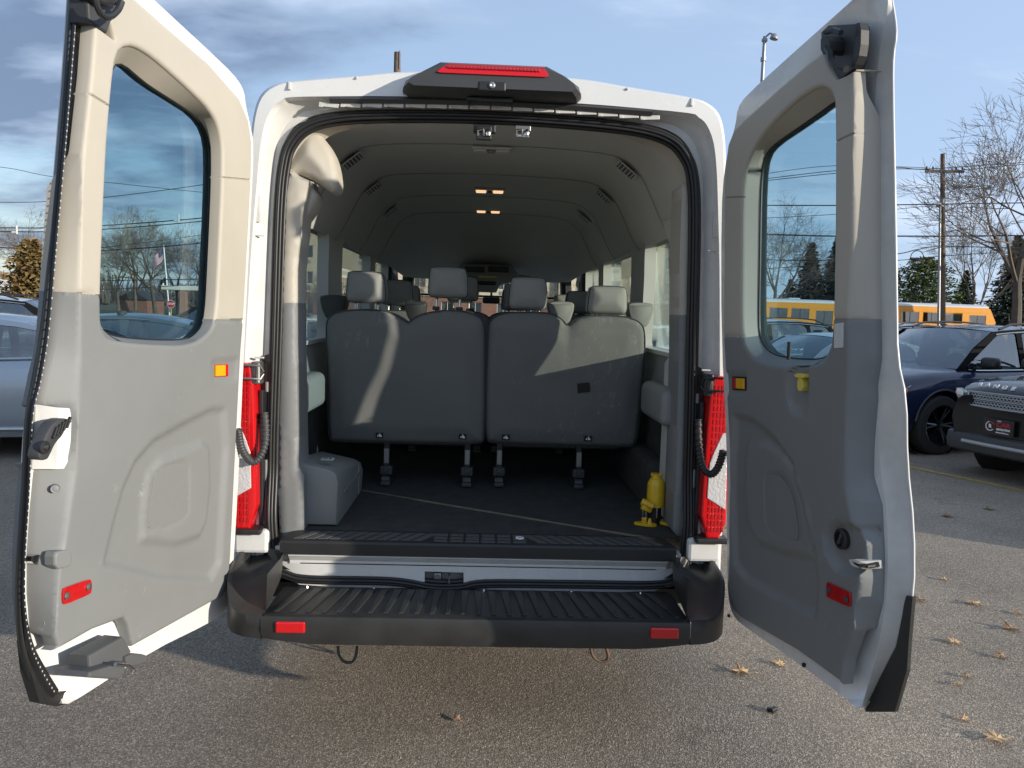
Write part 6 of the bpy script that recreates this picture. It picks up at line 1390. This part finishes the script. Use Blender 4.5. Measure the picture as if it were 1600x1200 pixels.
def conifer(seed, H, R, mat, n=150, dens=26, leaf=.16, lean_up=.15, power=1.0):
    rd = random.Random(seed); T = G(); T.tube([(0, 0, 0), (0, 0, H*.5), (0, 0, H)], [H*.018, H*.012, .01], 8); K = G()
    for i in range(n):
        t = (i+.5)/n; z = H*(.06+.93*t); r = R*((1-t)**power)*rd.uniform(.72, 1.12)+.05; a = i*2.399+rd.uniform(-.3, .3); d = Vector((cos(a), sin(a), 0))
        tip = Vector((0, 0, z))+d*r+Vector((0, 0, -r*.18+r*lean_up)); T.tube([Vector((0, 0, z)), tip], [.02, .006], 3, caps=False)
        for k in range(int(dens*(.35+r/R))):
            f = rd.uniform(.12, 1.02); c = Vector((0, 0, z)).lerp(tip, f)+Vector((rd.gauss(0, 1), rd.gauss(0, 1), rd.gauss(0, .5)))*r*.11
            q = Vector((rd.uniform(-1, 1), rd.uniform(-1, 1), rd.uniform(-.7, .3)))+d*.8; q.normalize(); w = q.cross(Vector((rd.uniform(-1, 1), rd.uniform(-1, 1), 1))).normalized()*leaf*.30; s_ = leaf*rd.uniform(.6, 1.3)
            K.add([c-w, c+w, c+w*.4+q*s_, c-w*.4+q*s_], [(0, 1, 2, 3)])
    return T, K
def make_conifer(name, seed, H, R, mat, label, u, dep, **kw):
    T, K = conifer(seed, H, R, mat, **kw); root = empty(name, label=label, cat='tree'); T.out('trunk', bark, root, smooth=True, fix=False); K.out('foliage', mat, root, fix=False, kind='stuff')
    x = PY(u, 490, dep).x; root.location = (x, dep, 0); return root
sp1 = make_conifer('spruce_tree', 5, 9.0, 2.9, gr1, 'dark spruce in the middle of the right door window', 1262, 68, n=190, dens=62, leaf=.26)
for u, dep, s_, rz, lab in ((1302, 66, 1.04, 1.2, 'dark spruce against the right side of the right door window'), (1232, 76, .66, 2.2, 'low dark spruce behind the bus roof, left of the taller spruce'), (1580, 56, .98, .6, 'dark spruce under the tall leafless tree'), (1505, 66, .75, 3.6, 'dark spruce behind the slender leafless tree')):
    c_ = copy_tree(sp1); c_.location = (PY(u, 490, dep).x, dep, 0); c_.scale = (s_, s_, s_); c_.rotation_euler = (0, 0, rz); c_['label'] = lab
    c_['group'] = 'evergreens behind the buses'
sp1['group'] = 'evergreens behind the buses'
make_conifer('pine_tree', 9, 7.4, 4.6, gr2, 'broad light green pine just left of the utility pole', 1440, 62, n=130, dens=80, leaf=.26, lean_up=.35, power=.55)
make_conifer('juniper_shrub', 14, 3.25, 1.05, gr3, 'rusty green juniper shrub past the edge of the left door', 50, 19.5, n=120, dens=34, leaf=.17, lean_up=.75, power=.7)
# far wood closing the horizon
g = G(); rd = random.Random(4)
for k in range(900):
    x = rd.uniform(-230, 250); y = rd.uniform(150, 190); hgt = rd.uniform(3.5, 8.5); r = rd.uniform(1.5, 4)
    for j in range(9):
        a = rd.uniform(0, 2*pi); b0 = Vector((x+rd.uniform(-r, r)*.4, y, hgt*.15)); b1 = Vector((x+r*cos(a)*rd.random()*1.2, y+r*sin(a), hgt*rd.uniform(.6, 1))); w = Vector((rd.uniform(.05, .5), 0, rd.uniform(-.2, .2)))
        g.add([b0-w, b0+w, b1+w*.2, b1-w*.2], [(0, 1, 2, 3)])
g.out('distant_wood', pmat('far_bare_wood', (.15, .125, .11), .95, var=.4, vscale=.05), kind='stuff', fix=False)
g = G(); q = [(x, 5.0+2.2*sin(x*.021)+1.5*sin(x*.057+1)) for x in np.linspace(-320, 320, 70)]
g.ribbon([[Vector((x, 230, 0)) for x, z in q], [Vector((x, 245, z)) for x, z in q], [Vector((x, 270, z*.8)) for x, z in q]]); g.out('hills', pmat('wooded_hill', (.11, .10, .095), .95, var=.4, vscale=.08), kind='structure', smooth=True)

# ================================================================== BUILDINGS
stucco = pmat('beige_stucco', (.56, .50, .38), .85, var=.06, vscale=2, bump=.1, bscale=20)
trimw = pmat('pale_stucco_trim', (.66, .63, .54), .8, var=.05)
brickm = bpy.data.materials.new('red_brick'); brickm.use_nodes = True
def _brick():
    nt = brickm.node_tree; b = nt.nodes['Principled BSDF']; tc = nt.nodes.new('ShaderNodeTexCoord'); mp = nt.nodes.new('ShaderNodeMapping'); mp.inputs['Rotation'].default_value = (pi/2, 0, 0); t = nt.nodes.new('ShaderNodeTexBrick')
    t.inputs['Scale'].default_value = 1.0; t.inputs['Brick Width'].default_value = .30; t.inputs['Row Height'].default_value = .10; t.inputs['Mortar Size'].default_value = .012
    t.inputs['Color1'].default_value = (.24, .075, .045, 1); t.inputs['Color2'].default_value = (.17, .055, .038, 1); t.inputs['Mortar'].default_value = (.32, .27, .22, 1)
    nt.links.new(tc.outputs['Object'], mp.inputs[0]); nt.links.new(mp.outputs[0], t.inputs['Vector']); nt.links.new(t.outputs[0], b.inputs['Base Color']); b.inputs['Roughness'].default_value = .9
_brick()
hotel = empty('hotel', (0, 90, 0), label='beige four storey hotel with brick ground floor seen through the van windows', cat='building')
HX0, HX1, HH = -27.0, 27.5, 12.6
winm = glass_mat('hotel_window_glass', (.25, .33, .36), 2.0)
wl = []
xx = HX0+2.2
while xx < HX1-2: wl.append(xx); xx += 3.35
def hwall(z0, z1, mat, nm, ws, w, h0, h1, y=0):
    holes = [[(x-w, h0), (x+w, h0), (x+w, h1), (x-w, h1)] for x in ws]
    panel_obj(nm, [(HX0, z0), (HX1, z0), (HX1, z1), (HX0, z1)], holes, 1.2, lambda V: np.zeros(len(V)), lambda a, b, n: Vector((a, y+n, b)), mat, hotel, skirt=.25, fillet=0)
hwall(0, 3.35, brickm, 'ground_wall', wl, .75, .7, 2.7, -.10)
for k in range(3): hwall(3.36+k*3.05, 3.36+(k+1)*3.05, stucco, 'storey_wall', wl, .68, 3.36+k*3.05+.95, 3.36+k*3.05+2.45)
for x in wl:
    for k in range(4):
        z0, z1 = (.7, 2.7) if k == 0 else (3.36+(k-1)*3.05+.95, 3.36+(k-1)*3.05+2.45); w = .75 if k == 0 else .68
        wd = empty('window'); wd.parent = hotel
        g = G(); g.add([(x-w, .16, z0), (x+w, .16, z0), (x+w, .16, z1), (x-w, .16, z1)], [(0, 1, 2, 3)]); g.out('pane', winm, wd)
        g = G(); yf = .10
        for cx_, cz_, sx_, sz_ in ((x, z0+.03, 2*w, .07), (x, z1-.03, 2*w, .07), (x-w+.03, (z0+z1)/2, .07, z1-z0-.14), (x+w-.03, (z0+z1)/2, .07, z1-z0-.14), (x, (z0+z1)/2, .06, z1-z0-.14)): g.box((cx_, yf, cz_), (sx_, .06, sz_), 0)
        g.out('frame', trimw, wd)
        g = G(); g.add([(x-w, .5, z0), (x-w*.35, .5, z0), (x-w*.35, .5, z1), (x-w, .5, z1)], [(0, 1, 2, 3)]); g.out('curtain', trimw, wd)
        if k:
            g = G(); g.box((x, -.03, z0-.42), (.95, .08, .42), .01); g.out('grille_frame', MT['wall'], hotel)
g = G(); g.box(((HX0+HX1)/2, -.25, HH+.15), (HX1-HX0+1.0, .9, .5), .08); g.box(((HX0+HX1)/2, -.12, HH-.25), (HX1-HX0+.5, .5, .25), .05); g.out('cornice', trimw, hotel)
g = G(); g.box(((HX0+HX1)/2, -.16, 3.40), (HX1-HX0+.3, .30, .28), .03); g.out('string_course', trimw, hotel)
for x in (HX0+.5, -13.5, 9, HX1-4.7, HX1-.5):
    g = G(); g.box((x, -.35, HH/2), (.95, .5, HH-.3), .04); g.box((x, -.38, HH-.8), (1.2, .6, .35), .06); g.out('pilaster', stucco, hotel)
g = G(); g.box(((HX0+HX1)/2, 8, HH/2), (HX1-HX0-.4, 14, HH-.3), 0); g.out('back_volume', MT['dark2'], hotel)
g = G(); g.box(((HX0+HX1)/2, 8, HH+.3), (HX1-HX0-.2, 15.5, .3), .05); g.out('roof', trimw, hotel)
# white low building at the left edge
wb_ = empty('white_building', (0, 0, 0), label='low white building at the left edge of the photo', cat='building'); x1 = PY(30, 470, 62).x
g = G(); g.box((x1-14, 66, 1.6), (28, 8, 3.2), .05); g.out('wall', MT['white'], wb_)
g = G(); g.box((x1-14, 66, 3.28), (28.4, 8.4, .2), .03); g.out('roof', trimw, wb_)
for k in range(5): g = G(); g.box((x1-3-k*5, 61.95, 1.9), (.35, .1, .6), .01); g.out('vent', MT['dark2'], wb_)
# entrance canopy with a brick pillar, seen through the left door window
cn = empty('entrance_canopy', label='pale flat canopy on a brick pillar behind the stop sign', cat='canopy'); y_ = 70
cx0, cx1 = PY(262, 470, y_).x, PY(322, 470, y_).x
g = G(); g.box(((cx0+cx1)/2+1, y_+1.5, 2.95), (cx1-cx0+3, 3.5, .4), .04); g.out('canopy_roof', trimw, cn)
for u in (287, 318):
    x = PY(u, 470, y_).x; g = G(); g.box((x, y_, 1.38), (.55, .55, 2.75), .02); g.out('pillar', brickm if u == 287 else stucco, cn)
hs = empty('small_house', label='small brick house with dark gable roof low in the left door window', cat='house'); y_ = 95; xh = PY(222, 470, y_).x
g = G(); g.box((xh, y_, .9), (3.4, 5, 1.8), 0); g.out('wall', brickm, hs); g = G(); g.prism([(xh-2.0, 1.8), (xh+2.0, 1.8), (xh, 2.9)], lambda a, b, n: Vector((a, y_-2.8+n, b)), 0, 5.6); g.out('roof', MT['dark2'], hs)

# ================================================================== POLES, LAMPS, SIGNS, WIRES
wood = pmat('weathered_pole_wood', (.17, .12, .085), .9, var=.4, vscale=6, bump=.4, bscale=30)
wirem = pmat('black_cable', (.015, .015, .016), .6); galv = pmat('galvanised_steel', (.34, .35, .36), .45, .6, var=.1)
def pole(name, u, vt, dep, r, label, mat=wood, dx=0.0, cat='utility pole'):
    t = PY(u, vt, dep); root = empty(name, (t.x-dx, dep, 0), label=label, cat=cat); root.rotation_euler = (0, atan2(dx, t.z), 0); g = G(); g.tube([(0, 0, 0), (0, 0, t.z*.5), (0, 0, t.z)], [r*1.25, r*1.1, r*.85], 12); g.out('post', mat, root, smooth=True); return root, t
up, tp = pole('utility_pole', 1473, 239, 46, .15, 'wooden utility pole with crossarm and street light behind the parked SUVs', dx=PY(1473, 239, 46).x-PY(1472.5, 548, 46).x)
z = tp.z-1.15; g = G(); g.box((0, -.2, z), (2.5, .11, .14), .01, rot=Matrix.Rotation(.06, 3, 'Y')); g.out('crossarm', wood, up)
for x in (-1.15, -.75, .75, 1.15):
    g = G(); g.lathe([(.02, 0), (.02, .08), (.05, .10), (.06, .14), (.04, .17), (.05, .20), (.03, .24), (0, .25)], (x, -.2, z+.07-x*.06), 10); g.out('insulator', MT['dark2'], up, smooth=True)
g = G(); g.tube([(-1.0, -.2, z-.05), (-.8, -.2, z-.5), (-.4, -.2, z-.85), (-.1, -.1, z-1.5), (-.1, -.1, z-2.4)], .018, 5); g.tube([(1.0, -.2, z-.05), (.9, -.2, z-.8), (.4, -.2, z-1.3), (.1, -.1, z-1.6)], .018, 5); g.out('jumper_wire', wirem, up)
zl = PY(1480, 322, 46).z
g = G(); g.tube([(0, -.1, zl-.4), (1.0, -.5, zl+.1), (1.9, -.9, zl+.35)], .035, 8); g.out('lamp_arm', galv, up, smooth=True)
g = G(); g.box((2.15, -1.0, zl+.36), (.6, .28, .13), .05); g.out('lamp_head', galv, up, smooth=True)
g = G(); g.cyl((-.15, -.2, zl-.05), (-.15, -.2, zl+.45), .14, n=14); g.out('transformer_can', galv, up, smooth=True)
g = G(); g.tube([(0, -.1, zl), (-.35, -.3, zl+.02)], .03, 8); g.box((-.45, -.4, zl), (.35, .3, .16), .05); g.out('floodlight', galv, up, smooth=True)
mp_, t2 = pole('metal_pole', 1469.0, 318, 45, .075, 'thin pale metal pole standing just left of the utility pole', galv, PY(1469, 318, 45).x-PY(1466, 548, 45).x, 'pole')
g = G(); g.box((-.25, 0, t2.z), (.5, .3, .12), .04); g.out('lamp_head', galv, mp_)
cw = PY(1433, 402, 46); cr = empty('cable_coil', tuple(cw), label='round coil of black cable hanging on the wires left of the utility pole', cat='cable coil'); g = G(); q = [Vector((.42*cos(t), 0, .42*sin(t))) for t in np.linspace(0, 2*pi, 25)]; g.tube(q, .03, 6, caps=False); g.out('coil', wirem, cr, smooth=True); g = G(); g.box((-.15, 0, -.10), (.6, .2, .15), .04); g.out('splice_case', MT['dark'], cr)
wp, t3 = pole('utility_pole', 621, 82, 26, .14, 'brown wooden pole top showing above the van roof')
g = G(); g.cyl((.10, -.12, t3.z-.6), (.10, -.12, t3.z+.04), .02, n=6); g.out('ground_wire', galv, wp)
lp, t4 = pole('street_lamp', 1195, 57, 30, .085, 'grey parking lot lamp above the top edge of the right door', galv, 0, 'street lamp')
g = G(); g.tube([(.0, 0, t4.z-.05), (.17, -.1, t4.z+.10), (.30, -.2, t4.z+.02)], .04, 8); g.out('lamp_arm', galv, lp, smooth=True)
g = G(); g.lathe([(.17, -.14), (.15, -.02), (.09, .06), (.03, .09), (0, .09)], (.34, -.22, t4.z-.03), 18, rot=Matrix.Rotation(.25, 3, 'Y')); g.out('lamp_head', galv, lp, smooth=True)
g = G(); g.cyl((0, 0, t4.z-1.0), (0, 0, t4.z-.85), .12, n=12); g.cyl((0, 0, t4.z-.2), (0, 0, t4.z-.1), .12, n=12); g.out('collar', galv, lp)
pl2, t5 = pole('utility_pole', 211, 432, 80, .13, 'distant leaning utility pole in the left door window')
# flagpole with two flags
fp, t6 = pole('flagpole', 255.5, 383, 78, .07, 'white flagpole flying two flags, seen through the left door window', MT['white'], -.55, 'flagpole')
def flag(root, top, w, h, cells, name):
    """hanging cloth: cells(u,v)->material index"""
    V = []; F = []; mi = []; nu, nv = 20, 13
    for j in range(nv+1):
        for i in range(nu+1):
            a, b = i/nu, j/nv; V.append(top+Vector((-w*a*.80, .10*sin(a*7+b)*a, -h*b-w*a*.75-.05*sin(a*5))))
    for j in range(nv):
        for i in range(nu): F.append((j*(nu+1)+i, j*(nu+1)+i+1, (j+1)*(nu+1)+i+1, (j+1)*(nu+1)+i)); mi.append(cells(i/nu, j))
    return V, F, mi
V, F, mi = flag(fp, Vector((-.05, 0, t6.z-.15)), 1.5, 1.25, lambda a, j: 2 if (a < .42 and j < 7) else (0 if j % 2 == 0 else 1), 'flag')
fm_ = [pmat('flag_red', (.45, .03, .05), .8), pmat('flag_white', (.75, .75, .76), .8), pmat('flag_blue', (.02, .03, .12), .8)]
mk('striped_flag', V, F, fm_, fp, smooth=True, fm=mi)
g = G()
for j in range(5):
    for i in range(6):
        a = .04+.062*i; b = (.05+.10*j); p = Vector((-.05, 0, t6.z-.15))+Vector((-1.5*a*.80, .10*sin(a*7+b)*a-.02, -1.25*b-1.5*a*.75-.05*sin(a*5))); g.box(p, (.035, .004, .035), 0)
g.out('flag_stars', fm_[1], fp, kind='stuff')
V, F, mi = flag(fp, Vector((-.05, 0, t6.z-3.1)), .8, .8, lambda a, j: 1 if (.3 < a < .6 and j > 6) else 0, 'flag2')
mk('black_flag', V, F, [MT['blackprint'], fm_[1]], fp, smooth=True, fm=mi)
# stop sign
ss = PY(267, 475, 70); st_ = empty('stop_sign', (ss.x, 70, 0), label='red octagonal stop sign right of the flagpole base', cat='stop sign')
g = G(); g.cyl((0, .04, 0), (0, .04, ss.z+.3), .035, n=8); g.out('post', MT['yplast'], st_)
oc = [(.38*cos(pi/8+k*pi/4), ss.z+.38*sin(pi/8+k*pi/4)) for k in range(8)]
g = G(); g.prism(oc, lambda a, b, n: Vector((a, n, b)), -.01, .01); g.out('sign_border', MT['whiteprint'], st_)
g = G(); g.prism([(a*.93, ss.z+(b-ss.z)*.93) for a, b in oc], lambda a, b, n: Vector((a, n, b)), -.016, -.011); g.out('sign_face', MT['redprint'], st_)
place_text('sign_word', 'STOP', .27, basis((0, -.02, ss.z), Vector((1, 0, 0)), Vector((0, 0, 1))), MT['whiteprint'], st_, bold=.008, sx=.9)
# overhead wires
def wire(pts, dep, label, r=.028, dd=0):
    q = []
    for i, (u, v) in enumerate(pts): q.append(tuple(PY(u, v, dep+dd*i)))
    q = crom(q, 8); g = G(); g.tube(q, r, 5, caps=False); o = g.out('overhead_wire', wirem, smooth=True); setp(o, label, 'wire', 'overhead wires')
wire([(-150, 250), (0, 261), (75, 275), (168, 285), (322, 301), (460, 312)], 50, 'topmost thin wire crossing the left door window downwards', .018)
wire([(-150, 315), (0, 316), (72, 315), (168, 308), (327, 287), (460, 262)], 48, 'second wire from the top rising across the left door window', .022)
wire([(-150, 356), (0, 356), (72, 356), (168, 352), (322, 340), (460, 322)], 46, 'upper of the two thick wires mid height in the left door window', .034)
wire([(-150, 362), (0, 362), (72, 362), (168, 358), (322, 345), (460, 327)], 46, 'lower of the two thick wires mid height in the left door window', .03)
wire([(-150, 384), (0, 387), (72, 390), (168, 391), (322, 379), (460, 360)], 46, 'thick wire passing the striped flag', .034)
wire([(-150, 398), (0, 397), (72, 395), (168, 386), (322, 366), (460, 342)], 50, 'thin wire rising just above the flagpole top', .016)
wire([(-150, 430), (0, 432), (72, 436), (168, 438), (322, 436), (460, 434)], 60, 'upper low wire in front of the trees in the left door window', .034)
wire([(-150, 448), (0, 449), (72, 452), (168, 452), (322, 444), (460, 438)], 60, 'lowest wire in front of the trees in the left door window', .026)
pc = (1473, 268)
wire([(1150, 276), (1190, 272), (1303, 259), (1445, 262)], 46, 'highest thin wire across the right door window', .018)
wire([(1150, 283), (1190, 280), (1303, 267), (1400, 262), (1450, 264), (1600, 254), (1750, 250)], 45, 'paired wire reaching the left end of the crossarm', .024)
wire([(1150, 286), (1190, 283), (1303, 271), (1400, 264), (1497, 266), (1600, 257), (1750, 254)], 46.4, 'paired wire running past the right end of the crossarm', .024)
wire([(1150, 322), (1190, 321), (1303, 321), (1400, 320), (1473, 319), (1600, 317), (1750, 316)], 45.6, 'level wire at the height of the street light arm', .036)
wire([(1150, 342), (1190, 341), (1303, 335), (1400, 327), (1473, 319)], 45.8, 'thin wire rising to the street light arm', .018)
wire([(1150, 365), (1190, 366), (1303, 369), (1400, 369), (1473, 369), (1600, 368), (1750, 367)], 45.6, 'thick level wire below the street light', .045)
wire([(1150, 392), (1190, 405), (1303, 406), (1400, 397), (1433, 390), (1473, 385), (1600, 388)], 45.6, 'drooping wire above the cable coil', .03)
wire([(1150, 420), (1190, 420), (1303, 413), (1400, 407), (1433, 404), (1473, 400), (1600, 392)], 45.8, 'drooping wire through the cable coil', .022)
# small insulators on the left wires
for u, v, lab in ((26, 359, 'small pale spacer on the thick wires at the left edge'), (279, 341, 'small pale spacer on the thick wires inside the left door window')):
    c = PY(u, v, 45.9); g = G(); g.box((c.x, c.y, c.z), (.10, .12, .55), .04); g.box((c.x-.15, c.y, c.z-.15), (.3, .1, .12), .03); o = g.out('wire_spacer', MT['paper']); setp(o, lab, 'spacer', 'spacers on the wires')

# ================================================================== FALLEN LEAVES AND SMALL LITTER
lf1 = pmat('dry_tan_leaf', (.50, .33, .17), .8, var=.35, vscale=40); lf2 = pmat('dry_brown_leaf', (.33, .20, .11), .85, var=.4, vscale=40)
def leaf(u, v, size, rz, lab, m, seed):
    rd = random.Random(seed); p = PZ(u, v, .006); pts = []
    lob = [(0, -1.0), (.10, -.55), (.42, -.70), (.30, -.35), (.85, -.30), (.48, -.02), (.95, .35), (.45, .28), (.50, .72), (.18, .50), (0, 1.0)]
    full = lob+[(-a, b) for a, b in lob[::-1][1:-1]]
    full = [(a*rd.uniform(.8, 1.15), b*rd.uniform(.85, 1.1)) for a, b in full]
    V = [Vector((0, 0, .012))]+[Vector((a*size*.5, b*size*.5, .002+abs(a)*size*rd.uniform(.02, .30)+.008*max(0, b))) for a, b in full]; n = len(full)
    F = [(0, 1+i, 1+(i+1) % n) for i in range(n)]
    o = mk('fallen_leaf', V, F, m, label=lab, cat='leaf', group='fallen oak leaves on the asphalt'); o.location = (p.x, p.y, .004); o.rotation_euler = (0, 0, rz)
    g = G(); g.tube([(0, -size*.42, .006), (0, -size*.62, .010), (.01, -size*.75, .004)], .0015, 4); g.out('stalk', m, o)
for i, (u, v, s_, rz, m, lab) in enumerate([
    (1157, 1050, .105, 1.3, lf1, 'tan leaf below the hem of the right door, left of a smaller one'), (1217, 1037, .075, .2, lf1, 'small tan leaf right beside the bottom edge of the right door'),
    (1557, 1156, .110, 1.7, lf1, 'large orange tan leaf near the bottom right corner'), (1490, 1003, .085, .3, lf1, 'bright pointed leaf right of the door\'s black corner cap'),
    (1521, 943, .11, 1.2, lf1, 'curled tan leaf farther right than the door corner cap'), (1436, 938, .085, 1.6, lf2, 'leaf touching the right side of the right door'),
    (1580, 983, .12, 1.4, lf2, 'brown leaf at the right edge, level with the reflector'), (1563, 1026, .07, .9, lf2, 'thin brown leaf between the bright leaf and the right edge'),
    (1505, 1123, .055, .5, lf1, 'small crumpled tan leaf above the large corner leaf'), (1497, 1070, .05, 2.0, lf1, 'tiny pale leaf fragment in the middle right'),
    (1511, 1057, .05, 1.0, lf2, 'tiny curled leaf just above the pale fragment'), (1480, 806, .13, 1.4, lf2, 'leaf lying in the shade of the parked cars'),
    (1418, 726, .15, .4, lf2, 'brown leaf on the yellow line beside the door'), (1545, 795, .12, .9, lf2, 'brown leaf in the shade nearest the yellow line'),
    (1590, 958, .06, .1, lf2, 'dark leaf scrap at the right edge above the brown leaf'), (1474, 905, .05, 1.0, lf1, 'small pale leaf scrap far right of the latch slot'),
    (714, 1124, .04, .6, lf2, 'tiny brown leaf in the foreground below the bumper')]): leaf(u, v, s_, rz, lab, m, 100+i)
p = PZ(1208, 1113, 0); g = G(); g.box((p.x, p.y, .012), (.035, .02, .018), .004, rot=Matrix.Rotation(.6, 3, 'Z')); g.box((p.x-.012, p.y+.01, .008), (.02, .016, .012), .003); o = g.out('plastic_scrap', MT['dark']); setp(o, 'small black plastic scrap on the asphalt in the foreground', 'scrap')
